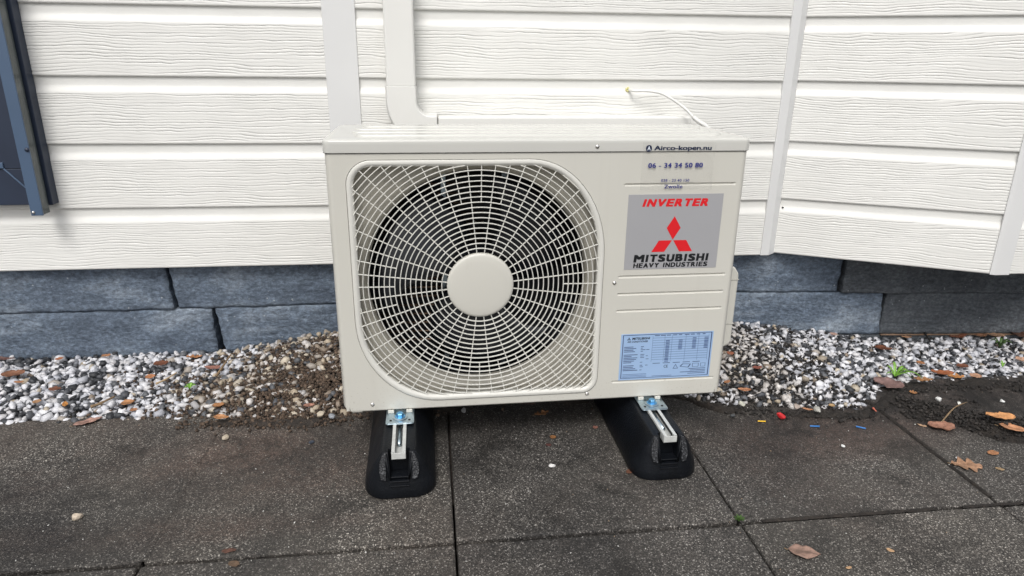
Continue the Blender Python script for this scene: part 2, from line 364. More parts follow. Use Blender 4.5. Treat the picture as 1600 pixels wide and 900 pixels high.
joint(-TS, .005, -TS, .49, .0070, .0003, M['tile'], 3, 'dust packed level in the left tile joint')
joint(2*TS, .02, 2*TS, .42, .0052, .0016, M['soil'], 7, 'dark soil clogging the joint on the right')
joint(TS*1.08, 0, TS*1.75, 0, .0042, .0008, M['soil'], 9, 'dark soil in the joint in front of the right block')
joint(TS*1.85, 0, TS*2.7, 0, .0035, .0004, M['soil'], 11, 'dark soil in the front joint at the far right')

# ------------------------------------------------------------------ house wall
ROW0, PITCHZ = 0.2565, 0.1535
wall = thing('house_wall', 'white wood grain weatherboard house wall with blue stone plinth behind the heat pump', 'house wall', (0, .5, 0))
WY, WR = 0.5, -0.0175
def wl(s, d, z):     # wall frame: s along, d out from the face towards the camera
    return (s*cos(WR)+d*sin(WR), WY+s*sin(WR)-d*cos(WR), z)
bayA = Vector((1.1243, 0.5033)); bayDir = Vector((cos(radians(-27.6)), sin(radians(-27.6))))
def groove(x, z, seed):
    """embossed grain: wandering grooves with soft breaks, metres"""
    q = noise.noise(Vector((x*2.4, z*9, seed)))*1.0 + noise.noise(Vector((x*8, z*26, seed+5)))*0.50 + noise.noise(Vector((x*30, z*50, seed+7)))*0.17 + noise.noise(Vector((x*75, z*50, seed+8)))*0.07
    v = z*150 + q*1.9
    k = math.floor(v); fr = v-k
    on = noise.noise(Vector((x*5.5, k*3.7, seed+2)))
    dep = 0.30+1.0*sst(-0.35, 0.35, on)
    g_ = 0.0
    if fr < 0.26: g_ = 1-abs(fr-0.12)/0.14
    return -0.0017*dep*max(0, g_) - 0.00025*fr
def board_mesh(L, seed, hires=True):
    """profile from the bottom lip to the tongue under the next board; local x along, -y out, z up"""
    H = PITCHZ
    if hires:
        zs = [0.0, 0.0006, 0.0022, 0.0040] + list(np.arange(0.0052, 0.1165, 0.0009)) + [0.118, 0.121, 0.125, 0.129, 0.1330, 0.1355, 0.142, 0.150, H+0.004]
        xs = np.linspace(0, L, max(2, int(L/0.006)))
    else:
        zs = [0.0, 0.0022, 0.0052, 0.06, 0.117, 0.126, 0.1330, 0.1355, 0.150, H+0.004]; xs = np.linspace(0, L, 3)
    def prof(z):
        if z < 0.0040: return 0.004*(1-math.sqrt(max(0, 1-(1-z/0.004)**2)))
        if z < 0.117: return 0.0
        if z < 0.1355: return 0.0062*sst(0.115, 0.1365, z)
        return 0.0062
    vs = [(xs[0]+0*x, 0, 0) for x in ()]
    for z in zs:
        for x in xs:
            y = prof(z)
            if hires and 0.005 < z < 0.117: y += -groove(x, z, seed)*min(1, (z-0.005)/0.003)*min(1, (0.118-z)/0.003)
            vs.append((x, y, z))
    n = len(xs); fs = [(j*n+i, j*n+i+1, (j+1)*n+i+1, (j+1)*n+i) for j in range(len(zs)-1) for i in range(n-1)]
    # underside lip and back
    o = len(vs); vs += [(xs[0], 0.016, 0.0), (xs[-1], 0.016, 0.0), (xs[0], 0.016, H), (xs[-1], 0.016, H)]
    fs.append((o, o+1) + tuple(range(n-1, -1, -1)))
    fs.append((o+1, o, o+2, o+3))
    me = bpy.data.meshes.new('siding_board'); me.from_pydata(vs, [], fs); me.materials.append(M['siding'])
    me.polygons.foreach_set('use_smooth', [True]*(len(me.polygons)-2)+[False]*2); return me
SEGS = [(-1.95, -1.012, 'main', 3.0, False), (-1.012, -0.012, 'main', 1.0, True), (-0.012, 1.108, 'main', 2.0, True)]
for (s0, s1, _, seed, hi) in SEGS:
    me_h = board_mesh(s1-s0, seed, hi); me_l = board_mesh(s1-s0, seed, False)
    for k in range(15):
        o = bpy.data.objects.new('siding_board', me_h if k < 5 else me_l); col.objects.link(o); o.parent = wall; o.matrix_parent_inverse = world_of(wall).inverted()
        o.location = wl(s0, 0, ROW0+k*PITCHZ); o.rotation_euler = (0, 0, WR)
# splayed bay face and the face beyond it
bL = 0.545
me_h = board_mesh(bL, 4.0, True); me_l = board_mesh(bL, 4.0, False)
me_h2 = board_mesh(0.60, 5.0, True); me_l2 = board_mesh(0.60, 5.0, False)
baR = radians(-27.6); corner = bayA+bayDir*bL; R3 = radians(-2.0); d3 = Vector((cos(R3), sin(R3)))
for k in range(15):
    for (m_, l_, p0, rz) in ((me_h, me_l, bayA, baR), (me_h2, me_l2, corner+d3*0.012, R3)):
        o = bpy.data.objects.new('siding_board', m_ if k < 5 else l_); col.objects.link(o); o.parent = wall; o.matrix_parent_inverse = world_of(wall).inverted()
        o.location = (p0[0], p0[1], ROW0+0.001+k*PITCHZ); o.rotation_euler = (0, 0, rz)
TOPZ = ROW0+15*PITCHZ
def prism(name, pts, z0, z1, mat, parent, bevel=0.001):
    mb = MB(); mb.loft([[(p[0], p[1], z0) for p in pts], [(p[0], p[1], z1) for p in pts]], True, True, True)
    return link(name, mb.mesh(name), mat, parent, bevel)
# flat joint strip on the left, angled strip in the inner corner, angled strip on the outer corner
P = [wl(-0.0490, -0.004, 0), wl(-0.0490, 0.0035, 0), wl(0.0265, 0.0035, 0), wl(0.0265, -0.004, 0)]
prism('joint_strip', P, ROW0, TOPZ, M['strip'], wall)
q0 = wl(1.0888, 0.003, 0); q1 = wl(1.112, 0.003, 0); nb = Vector((bayDir[1], -bayDir[0]))
q2 = bayA+bayDir*0.014+nb*0.003; q3 = bayA+bayDir*0.014-nb*0.005; q4 = wl(1.0888, -0.006, 0)
prism('corner_strip', [q4, q0, q1, q2, q3, wl(1.112, -0.012, 0)], ROW0+0.0005, TOPZ, M['strip'], wall)
n3 = Vector((d3[1], -d3[0])); c_ = corner
prism('corner_strip', [c_-bayDir*0.013-nb*0.004, c_-bayDir*0.013+nb*0.003, c_+nb*0.0035, c_+d3*0.036+n3*0.0035, c_+d3*0.036-n3*0.004, c_-nb*0.008], ROW0+0.0005, TOPZ, M['strip'], wall)
# soffit under the overhanging bay, backing of the wall
prism('bay_soffit', [(1.12, .56), (1.13, .5085), (corner[0], corner[1]+0.012), (corner[0]+0.6, corner[1]-0.009), (corner[0]+0.6, .60)], ROW0+0.004, ROW0+0.02, M['strip'], wall, 0)
prism('wall_core', [wl(-1.9, -0.02, 0), wl(1.11, -0.02, 0), (1.13, .53), (corner[0]+.01, corner[1]+.03), (corner[0]+.58, corner[1]+.01), (corner[0]+.58, .75), (-1.9, .75)], 0.262, TOPZ-0.002, M['strip'], wall, 0)
# small nail in the bay board
nl = raypt(1221, 324, y=.497); mb = MB(); mb.lathe([(0, -.0015), (.002, -.001), (.0022, .003)], (0, 0, 0), 'y', 10)
o = link('nail', mb.mesh('nail'), M['dark'], wall); o.location = (bayA[0]+bayDir[0]*0.022, bayA[1]+bayDir[1]*0.022, 0.3876)

# plinth stones
def stone(p0, p1, z0, z1, seed, mat, th=0.10, tilt=0.0, end0=0.0, end1=0.0):
    """split-faced block between plan points p0 and p1; the ends run a little crooked"""
    L = math.hypot(p1[0]-p0[0], p1[1]-p0[1]); ang = math.atan2(p1[1]-p0[1], p1[0]-p0[0])
    nx = max(4, int(L/0.008)); nz = 18; vs = []
    for j in range(nz+1):
        for i in range(nx+1):
            tx, tz = i/nx, j/nz
            x = tx*L; z = z0+tz*(z1-z0)
            if i == 0: x += end0*(tz-0.5)+0.004*noise.noise(Vector((3, tz*6, seed)))
            if i == nx: x += end1*(tz-0.5)+0.005*noise.noise(Vector((8, tz*6, seed)))
            b = 0.0035*noise.noise(Vector((x*4, z*9, seed)))+0.0048*noise.noise(Vector((x*17, z*24, seed+3)))+0.0026*noise.noise(Vector((x*60, z*70, seed)))
            ed = min(tx*L, (1-tx)*L, (z-z0), (z1-z)); b += 0.0022*(1-min(1, ed/0.0035))**2
            b += tilt*(tz-0.5)
            if j == nz: z += 0.0012*noise.noise(Vector((x*9, 1, seed)))-0.0006
            if j == 0: z -= 0.0012*noise.noise(Vector((x*8, 2, seed)))-0.0006
            vs.append((x, b, z))
    n = nx+1; fs = [(j*n+i, j*n+i+1, (j+1)*n+i+1, (j+1)*n+i) for j in range(nz) for i in range(nx)]
    o_ = len(vs)
    edge = [i for i in range(n)] + [j*n+nx for j in range(1, nz+1)] + [nz*n+i for i in range(nx-1, -1, -1)] + [j*n for j in range(nz-1, 0, -1)]
    vs += [(vs[i][0], th, vs[i][2]) for i in edge]
    for k in range(len(edge)):
        a, b2 = edge[k], edge[(k+1) % len(edge)]; fs.append((b2, a, o_+k, o_+(k+1) % len(edge)))
    me = bpy.data.meshes.new('plinth_stone'); me.from_pydata(vs, [], fs)
    o = link('plinth_stone', me, mat, wall, clean=False, wn=False); sm = [True]*(nx*nz)+[False]*(len(fs)-nx*nz); me.polygons.foreach_set('use_smooth', sm)
    o.location = (p0[0], p0[1], 0); o.rotation_euler = (0, 0, ang)
def P1(x): return (x, 0.5395-0.0062*(x+0.4) if x < 0.98 else 0.5309-0.098*(x-0.98))
UP = (0.1350, 0.2665); LO = (0.0030, 0.1338)
stone(P1(-2.0), P1(-.4905), *UP, 1, M['stone'], end1=-.010); stone(P1(-.4805), P1(.33), *UP, 2, M['stone'], end0=-.012); stone(P1(.336), P1(.977), *UP, 3, M['stone'])
stone(P1(-2.0), P1(-.3930), *LO, 4, M['stone'], end1=-.004); stone(P1(-.3775), P1(.15), *LO, 5, M['stone'], end0=-.012); stone(P1(.156), P1(.62), *LO, 6, M['stone']); stone(P1(.626), P1(.977), *LO, 7, M['stone'])
stone(P1(.980), P1(1.350), *UP, 8, M['stone'], end1=.006); stone((P1(1.356)[0], P1(1.356)[1]-.012), (2.5, P1(2.5)[1]-.012), *UP, 9, M['stone_dark'])
stone(P1(.980), P1(1.490), *LO, 10, M['stone'], end1=-.012); stone(P1(1.495), P1(2.5), *LO, 11, M['stone_dark'])
stone((-2.0, P1(-2)[1]+.012), (.977, P1(.977)[1]+.012), -.10, .0012, 12, M['stone_dark']); mb = MB().box(0, 1.0, .0, .02, 0, .0030); o = link('mortar_line', mb.mesh('ml'), plain('tan_mortar', (.20, .13, .085), .8, var=.4, sc_=40), wall, .0005); o.location = (1.50, P1(1.5)[1]-.0035, .0005); o.rotation_euler = (0, 0, math.atan(-.098))
stone((.980, P1(.98)[1]+.008), (2.5, P1(2.5)[1]-.004), -.10, .0012, 13, M['stone_dark'])
prism('plinth_core', [(-2, .60), (1.1, .59), (2.5, .45), (2.5, .7), (-2, .7)], -.1, .27, M['dark'], wall, 0)

# window on the left with its screen guide rail
mb = MB(); xr = raypt(85, 319.5, y=.49).x; zb = raypt(60, 319.5, y=.49).z
winroot = bpy.data.objects.new('window', None); col.objects.link(winroot); winroot.parent = wall; winroot.matrix_parent_inverse = world_of(wall).inverted()
def wpart(name, mbs, mat, bevel=.0015): return link(name, mbs.mesh(name), mat, winroot, bevel)
wy = 0.515
fx = xr
mb = MB().box(-1.9, fx-.0135, wy-.030, wy, zb, zb+.085); wpart('bottom_rail', mb, M['navy'])
mb = MB().box(fx-.1150, fx-.0135, wy-.0305, wy, zb+.0855, 2.0); wpart('side_rail', mb, M['navy'])
mb = MB().box(fx-.013, fx, wy-.031, wy+.0, zb-.001, 2.02); wpart('edge_flange', mb, M['navy'], .002)
mb = MB().box(-1.9, fx-.1155, wy-.012, wy-.006, zb+.0855, 2.0); wpart('pane', mb, M['glass'], 0)
mb = MB(); a0 = raypt(3.6, 262, y=wy-.031); a1 = raypt(40, 293, y=wy-.031); mb.tube([(a0.x-.05, wy-.0305, a0.z+.035), a0, a1], .0022, 6); wpart('mitre_bead', mb, M['navy_light'], 0)
mb = MB().box(-1.9, a0.x+.004, wy-.034, wy-.006, a0.z-.002, a0.z+.012); wpart('glazing_bead', mb, M['navy_light'])
# guide rail: painted front, glossy dark flank
g0 = raypt(48, 333, y=.445); g1 = raypt(67.8, 337, y=.445)
mb = MB().box(g0.x, g1.x, .445, .449, g1.z, 2.05); rl = wpart('guide_rail', mb, M['navy_light'], .001)
mb = MB().box(g0.x+.001, g1.x-.0012, .4495, .480, g1.z+.001, 2.05); link('rail_flank', mb.mesh('rail_flank'), M['side'], winroot, .001)
mb = MB().lathe([(0, -.003), (.004, -.0026), (.005, 0)], (0, 0, 0), 'y', 16); o = link('screw', mb.mesh('screw'), M['navy'], winroot); sp = raypt(42, 234, y=.4445); o.location = (sp.x, .4448, sp.z)
mb = MB().lathe([(0, -.003), (.003, -.0024), (.0038, 0)], (0, 0, 0), 'y', 14); o = link('screw', mb.mesh('screw'), M['steel'], winroot); sp = raypt(51, 334, y=.4445); o.location = (sp.x+.002, .4448, sp.z+.003)

# ------------------------------------------------------------------ pipe cover
duct = thing('pipe_cover', 'cream plastic pipe duct coming down the boards and turning behind the appliance', 'pipe duct', (.127, .44, .63))
DY0, DY1 = .438, .502; x0, x1 = .0925, .1605; zc = .6985
def slope(y): return y
mb = MB().box(x0, x1, DY0, DY1-.002, zc, TOPZ); link('vertical_duct', mb.mesh('d'), M['duct'], duct, .006, 3)
HT = .634; HB = HT-.068
# elbow: outer corner swept as quarter ring, slightly larger than the duct
e = .0025; mb = MB(); cxr = x1+.032; czr = HT+.032; loops = []
for k in range(-1, 12):
    if k == -1: p_in = (x1+e, zc+.004); p_out = (x0-e, zc+.004)
    elif k == 11: p_in = (x1+.0475, HT+e); p_out = (x1+.0475, HB-e)
    else:
        a = pi+pi/2*k/10; ri = .032-e; ro = .1+e
        p_in = (cxr+ri*cos(a), czr+ri*sin(a)); p_out = (cxr+ro*cos(a), czr+ro*sin(a))
    loops.append([(p_out[0], DY1-.002, p_out[1]), (p_out[0], DY0+.004, p_out[1]), (p_out[0]*.95+p_in[0]*.05, DY0-.0025, p_out[1]*.95+p_in[1]*.05),
                  (p_out[0]*.05+p_in[0]*.95, DY0-.0025, p_out[1]*.05+p_in[1]*.95), (p_in[0], DY0+.004, p_in[1]), (p_in[0], DY1-.002, p_in[1])])
mb.loft(loops, False, False, False); n = 6
me = mb.mesh('elbow'); 
bm = bmesh.new(); bm.from_mesh(me); bmesh.ops.holes_fill(bm, edges=bm.edges); bmesh.ops.recalc_face_normals(bm, faces=bm.faces); bm.to_mesh(me); bm.free()
link('elbow', me, M['duct'], duct, .0012, 2)
mb = MB().box(x1+.049, .838, DY0, DY1-.016, HB, HT); link('horizontal_duct', mb.mesh('d'), M['duct'], duct, .006, 3)

# cable
cab = thing('signal_cable', 'thin white cable leaving a yellow sealed hole in the boards and dropping behind the appliance', 'cable', (.69, .49, .69))
hole = raypt(982, 140, y=.487); K = [(982, 140, .492), (990, 142, .470), (1003, 142, .462), (1020, 143, .452), (1036, 147, .445), (1050, 155, .436), (1063, 164, .428), (1075, 174, .418), (1083, 183, .408)]
pts = [raypt(a, b, y=c) for a, b, c in K]
def smooth_pts(P, n=6):
    out = []
    for i in range(len(P)-1):
        p0, p1, p2, p3 = P[max(i-1, 0)], P[i], P[i+1], P[min(i+2, len(P)-1)]
        for k in range(n):
            t = k/n; out.append(0.5*((2*p1)+(p2-p0)*t+(2*p0-5*p1+4*p2-p3)*t*t+(3*p1-p0-3*p2+p3)*t**3))
    return out+[P[-1]]
mb = MB().tube(smooth_pts(pts), .0031, 10); link('sheath', mb.mesh('c'), M['cable'], cab)
end = pts[-1]; mb = MB(); cp = [end, end+Vector((.012, -.008, -.010)), end+Vector((.028, -.015, -.020)), end+Vector((.045, -.02, -.035))]; cp = smooth_pts(cp, 9)
mb.tube(cp, [.0046+.0012*(i % 2) for i in range(len(cp))], 10); link('corrugated_sleeve', mb.mesh('s'), M['cable'], cab, wn=False)
mb = MB()
for k in range(9):
    a = k*0.7; rr = rnd.uniform(.002, .0038); mb.lathe([(0.0001, -rr), (rr*.8, -rr*.6), (rr, 0), (rr*.8, rr*.6), (.0001, rr)], (hole.x-.001+.0035*cos(a), hole.y+.003, hole.z+.0035*sin(a)), 'y', 8)
link('sealant', mb.mesh('se'), M['seal'], cab)

# ------------------------------------------------------------------ the appliance
ac = thing('heat_pump_unit', 'cream outdoor heat pump unit with round fan grille standing on two black rubber feet', 'heat pump', (.39, .14, .095))
W_, D_, ZB, ZS, ZT = .78, .2775, .102, .6060, .6301
def A(name, mb, mat, bevel=0, parent=ac, **kw): return link(name, mb.mesh(name) if isinstance(mb, MB) else mb, mat, parent, bevel, **kw)
def outline(inset, y, n=14):
    x0_, x1_, z0_, z1_ = .0340+inset, .5115-inset, .1165+inset, .5950-inset
    P = []
    for (cx, cz, rx, rz, a0) in ((x1_, z1_, .146, .187, 0), (x0_, z1_, .045, .045, 90), (x0_, z0_, .158, .176, 180), (x1_, z0_, .032, .034, 270)):
        rx -= inset; rz -= inset; sx = -1 if cx == x1_ else 1; sz = -1 if cz == z1_ else 1
        for k in range(n+1):
            a = radians(a0+90*k/n); P.append((cx+sx*rx+rx*cos(a), y, cz+sz*rz+rz*sin(a)))
    return P
HUB = (.2722, .3562)
# body shell with panel
RIBS = [.5455, .3646, .3285, .2932, .1373]
bm = bmesh.new()
def ring_edges(P):
    V = [bm.verts.new(p) for p in P]; E_ = [bm.edges.new((V[i], V[(i+1) % len(V)])) for i in range(len(V))]; return V, E_
Rr = .012
panel_o = [(Rr, 0, ZB+.010)] + [(Rr+.0, 0, ZS)] + [(W_-Rr, 0, ZS)] + [(W_-Rr, 0, ZB+.010)] + [(W_-Rr-.002, 0, ZB), (Rr+.002, 0, ZB)]
E_all = []
Vv, E1 = ring_edges(panel_o); E_all += E1
Vh, E2 = ring_edges(outline(-.0004, 0)); E_all += E2
slots = []
for z in RIBS:
    xa, xb = .543, .7605; hz = .0030
    P = [(xa-.002, 0, z), (xa, 0, z-hz), (xb, 0, z-hz), (xb+.002, 0, z), (xb, 0, z+hz), (xa, 0, z+hz)]
    V, E3 = ring_edges(P); E_all += E3; slots.append((V, P))
bmesh.ops.triangle_fill(bm, use_beauty=True, use_dissolve=False, edges=E_all, normal=(0, -1, 0))
for V, P in slots:
    z = P[0][2]; a = bm.verts.new((.547, .0032, z)); b = bm.verts.new((.7565, .0032, z))
    for q in ((V[0], V[1], a), (V[1], V[2], b, a), (V[2], V[3], b), (V[3], V[4], b), (V[4], V[5], a, b), (V[5], V[0], a)): bm.faces.new(q)
# vertical rounded edges and sides
def strip(P):
    lo = [bm.verts.new((x, y, ZB+.010 if i < 1 else ZB+.010*(0 if i > 2 else 1-0)) ) for i, (x, y) in enumerate(P)]
    return lo
for side in (0, 1):
    pr = [(Rr-Rr*sin(radians(a)), Rr-Rr*cos(radians(a))) for a in range(0, 91, 15)] + [(0, D_-.01), (.006, D_)]
    if side: pr = [(W_-x, y) for x, y in pr]
    for i in range(len(pr)-1):
        (xa, ya), (xb, yb) = pr[i], pr[i+1]
        def zl(x): 
            e_ = min(abs(x), abs(W_-x)); return ZB+.010*(1-0) if e_ >= Rr-1e-6 else ZB+.010
        v = [bm.verts.new(p) for p in ((xa, ya, ZB+.010), (xb, yb, ZB+.010), (xb, yb, ZS), (xa, ya, ZS))]; bm.faces.new(v)
        # lower roll towards the base
        q = lambda x, y: (min(max(x, .006), W_-.006), max(y, .0006), ZB)
        v = [bm.verts.new(p) for p in ((xa, ya, ZB+.010), (xb, yb, ZB+.010), q(xb, yb), q(xa, ya))]; bm.faces.new(v)
v = [bm.verts.new(p) for p in ((.006, D_, ZB), (W_-.006, D_, ZB), (W_-.006, D_, ZS), (.006, D_, ZS))]; bm.faces.new(v)
v = [bm.verts.new(p) for p in ((.006, .0006, ZB), (W_-.006, .0006, ZB), (W_-.006, D_, ZB), (.006, D_, ZB))]; bm.faces.new(v)
bmesh.ops.remove_doubles(bm, verts=bm.verts, dist=2e-5); bmesh.ops.recalc_face_normals(bm, faces=bm.faces)
me = bpy.data.meshes.new('body_panel'); bm.to_mesh(me); bm.free()
o = A('body_panel', me, M['cream'], 0, clean=False, wn=False)
for p in me.polygons: p.use_smooth = abs(p.normal.y) < .999 and abs(p.normal.x) < .9999
es = o.modifiers.new('es', 'EDGE_SPLIT'); es.split_angle = radians(28); 
# tiny feet tabs under the panel
for xa in (.016, ): A('base_tab', MB().box(xa, xa+.020, .002, .02, ZB-.0045, ZB-.0003), M['cream'], .001)
A('base_pan', MB().box(.012, W_-.012, .010, D_-.008, ZB-.008, ZB-.0005), M['cream'], .002)
# lid
mb = MB()
def rr(x0, x1, y0, y1, r, z, n=6):
    P = []
    for cx, cy, a0 in ((x1-r, y1-r, 0), (x0+r, y1-r, 90), (x0+r, y0+r, 180), (x1-r, y0+r, 270)):
        for k in range(n+1):
            a = radians(a0+90*k/n); P.append((cx+r*cos(a), cy+r*sin(a), z))
    return P
L_ = [(-.0010, .0, .0006), (-.0022, .0, .0002), (-.0026, .0, .0015), (-.0026, 0, .0150), (-.0026, 0, .0195), (-.0018, 0, .0218), (.0006, 0, .0234), (.0060, 0, ZT-ZS-.0002), (.012, 0, ZT-ZS+.0003)]
loops = [rr(i, W_-i, i, D_-i+.002, .013, ZS+.0010+z) for i, _, z in L_]
mb.loft(loops, True, True, True); A('lid', mb, M['lid'], 0)
for (ya, yb, xa) in ((.040, .078, .050), (.092, .130, .040), (.144, .182, .040), (.196, .240, .052)):
    mb = MB(); zt = ZT+.0022
    mb.loft([rr(xa, W_-.035, ya, yb, .018, zt-.001), rr(xa+.0008, W_-.0358, ya+.0008, yb-.0008, .017, zt+.0016), rr(xa+.0022, W_-.0372, ya+.0022, yb-.0022, .0155, zt+.0020)], True, False, True)
    A('lid_rib', mb, M['lid'], 0)
# grille
gr = bpy.data.objects.new('fan_grille', None); col.objects.link(gr); gr.parent = ac; gr.matrix_parent_inverse = world_of(ac).inverted()
A('panel_return', MB().loft([outline(-.0004, .0002), outline(-.0004, .0045), outline(.002, .0045)], True), M['cream'], 0, wn=False)
fr = MB().loft([outline(.0006, .0040), outline(.0006, -.0008), outline(.0010, -.0016), outline(.0022, -.0022), outline(.0060, -.0026), outline(.0078, -.0022), outline(.0112, .0004), outline(.0122, .0018), outline(.0124, .010)], True)
me = fr.mesh('grille_frame'); link('grille_frame', me, M['grille'], gr, clean=True, wn=False)
INP = outline(.0120, 0, 20); IX = np.array([p[0] for p in INP]); IZ = np.array([p[2] for p in INP])
def inside(x, z):
    c = False; n = len(INP); j = n-1
    for i in range(n):
        if (IZ[i] > z) != (IZ[j] > z) and x < (IX[j]-IX[i])*(z-IZ[i])/(IZ[j]-IZ[i])+IX[i]: c = not c
        j = i
    return c
dr = (.2195-.0636)/16
def wire(mb, P, hw, y0, y1):
    """flat bar following plan points P (x,z) with outward normals"""
    loops = []
    for (x, z, nxn, nzn) in P:
        loops.append([(x-nxn*hw, y0+.0005, z-nzn*hw), (x-nxn*hw*.5, y0, z-nzn*hw*.5), (x+nxn*hw*.5, y0, z+nzn*hw*.5), (x+nxn*hw, y0+.0005, z+nzn*hw), (x+nxn*hw, y1, z+nzn*hw), (x-nxn*hw, y1, z-nzn*hw)])
    mb.loft(loops, True, False, False)
for k in range(1, 27):
    R_ = .0636+dr*k; NS = 160 if k > 6 else 96
    flags = [inside(HUB[0]+R_*cos(2*pi*i/NS), HUB[1]+R_*sin(2*pi*i/NS)) for i in range(NS)]
    mb = MB()
    def pt(i): a = 2*pi*i/NS; return (HUB[0]+R_*cos(a), HUB[1]+R_*sin(a), cos(a), sin(a))
    if all(flags): wire(mb, [pt(i) for i in range(NS+1)], .00088, -.0010, .0024)
    elif any(flags):
        mb = None
        st = next(i for i in range(NS) if flags[i] and not flags[i-1]); i = st
        while i < st+NS:
            if flags[i % NS]:
                j = i
                while flags[j % NS] and j < st+NS: j += 1
                arc = MB(); wire(arc, [pt(q) for q in range(i-1, j+1)], .00088, -.0010, .0024); link('ring', arc.mesh('ring'), M['grille'], gr, clean=False, wn=False, smooth=False); i = j
            else: i += 1
    if mb and mb.v: link('ring', mb.mesh('ring'), M['grille'], gr, clean=False, wn=False, smooth=False)
for s in range(56):
    a = radians(90)+2*pi*(s-0.125)/56   # one short spoke stands just left of vertical
    ra = .0630 if s % 2 else .0636+dr*10
    ro = .2
    while inside(HUB[0]+ro*cos(a), HUB[1]+ro*sin(a)): ro += .002
    mb = MB(); nx_, nz_ = -sin(a), cos(a)
    wire(mb, [(HUB[0]+q*cos(a), HUB[1]+q*sin(a), nx_, nz_) for q in (ra, ro+.001)], .00086, .0000, .0028)
    link('spoke', mb.mesh('spoke'), M['grille'], gr, clean=False, wn=False, smooth=False)
mb = MB().lathe([(.0001, -.0052), (.02, -.0050), (.045, -.0042), (.058, -.0032), (.0618, -.0024), (.0636, -.0006), (.0636, .007)], (HUB[0], 0, HUB[1]), 'y', 72)
link('hub_cap', mb.mesh('hub_cap'), M['cream'], gr, wn=False)
# shroud: recess, plate and bellmouth
FC = (.2722, .3562)
bm = bmesh.new()
V, E1 = ring_edges(outline(.0118, .0300)); NC = 96
bell = [(.240, .0300), (.2325, .0304), (.226, .0322), (.2205, .0360), (.2160, .0420), (.2140, .0500), (.2135, .058)]
Vc, E2 = ring_edges([(FC[0]+bell[0][0]*cos(2*pi*k/NC), bell[0][1], FC[1]+bell[0][0]*sin(2*pi*k/NC)) for k in range(NC)])
bmesh.ops.triangle_fill(bm, use_beauty=True, edges=E1+E2, normal=(0, -1, 0))
me = bpy.data.meshes.new('shroud'); bm.to_mesh(me); bm.free()
mb = MB(); mb.v = [tuple(v.co) for v in me.vertices]; mb.f = [tuple(p.vertices) for p in me.polygons]
mb.loft([outline(.0118, .006, 14), outline(.0118, .0300, 14)], True)
mb.lathe(bell, (FC[0], 0, FC[1]), 'y', NC)
o = A('shroud', mb, plain('shroud_plastic', (0.40, 0.38, 0.325), 0.45, var=0.06, sc_=9), 0, wn=False); o.modifiers.new('es', 'EDGE_SPLIT').split_angle = radians(40)
# dark interior: side walls, fan, coil
A('fan_chamber', MB().box(.03, .53, .059, D_-.006, ZB+.004, ZS-.004), M['black'], 0, smooth=False)
cm = bpy.data.meshes.new('x')
ch = bpy.data.objects[[o.name for o in ac.children if o.name.startswith('fan_chamber')][0]].data
bm = bmesh.new(); bm.from_mesh(ch)
for f in [f for f in bm.faces if f.normal.y < -.9]: bm.faces.remove(f)
bm.to_mesh(ch); bm.free()
coil = A('coil', MB().box(.045, .52, .238, .246, ZB+.02, ZS-.02), M['coil'], 0)
mb = MB()
for k in range(20): mb.tube([(.05, .2365, .15+k*.0212), (.30, .2365, .15+k*.0212)], .0034, 6)
tag(A('coil_tube', mb, M['tube'], 0, wn=False), kind='stuff')
fan = bpy.data.objects.new('fan', None); col.objects.link(fan); fan.parent = ac; fan.matrix_parent_inverse = world_of(ac).inverted()
mb = MB().lathe([(.0001, .070), (.040, .071), (.047, .076), (.048, .14)], (FC[0], 0, FC[1]), 'y', 40); link('fan_hub', mb.mesh('fan_hub'), M['black'], fan)
for b in range(3):
    mb = MB(); G = []
    for i in range(13):
        t = i/12; r = .046+t*.152; row = []
        for j in range(11):
            u = j/10; a = radians(120*b+20)+(u-.5)*radians(86-8*t)+.42*t*t; y = .145-.062*u-.012*sin(pi*u)-.01*t
            row.append((FC[0]+r*cos(a), y, FC[1]+r*sin(a)))
        G.append(row)
    mb.loft(G, False); o = link('fan_blade', mb.mesh('fan_blade'), M['black'], fan, wn=False); so_ = o.modifiers.new('s', 'SOLIDIFY'); so_.thickness = .003
# motor bracket seen dimly through the grille
A('motor_bracket', MB().box(.205, .215, .150, .165, ZB+.02, ZS-.02).box(.330, .340, .150, .165, ZB+.02, ZS-.02), M['galv'], .001)
# valve cover on the right flank
mb = MB(); pr = [(W_-.001, .347), (W_+.044, .347), (W_+.054, .343), (W_+.0625, .331), (W_+.064, .322), (W_+.064, .172), (W_+.059, .163), (W_+.046, .156), (W_-.001, .150)]
mb.loft([[(x, .104, z) for x, z in pr], [(x, .262, z) for x, z in pr]], True, True, True); A('valve_cover', mb, M['cream'], .004, seg=3)
A('cover_seam', MB().box(W_+.0, W_+.0646, .1033, .2625, .3155, .3168), M['cream'], 0); A('cover_seam', MB().box(W_+.0, W_+.0646, .1033, .2625, .2125, .2138), M['cream'], 0)
# screws
def screw(x, z, y, r=.0042, parent=ac):
    mb = MB().lathe([(.0001, -.0024), (r*.5, -.0023), (r*.85, -.0012), (r, 0)], (x, y, z), 'y', 16); mb.box(x-r*.55, x+r*.55, y-.0027, y-.0024, z-.0004, z+.0004)
    o = link('screw', mb.mesh('screw'), M['steel'], parent, wn=False); return o
screw(.4865, .6166, -.0024); screw(.535, .353, -.0002); screw(.0567, .1145, -.0002); screw(.4912, .1139, -.0002)

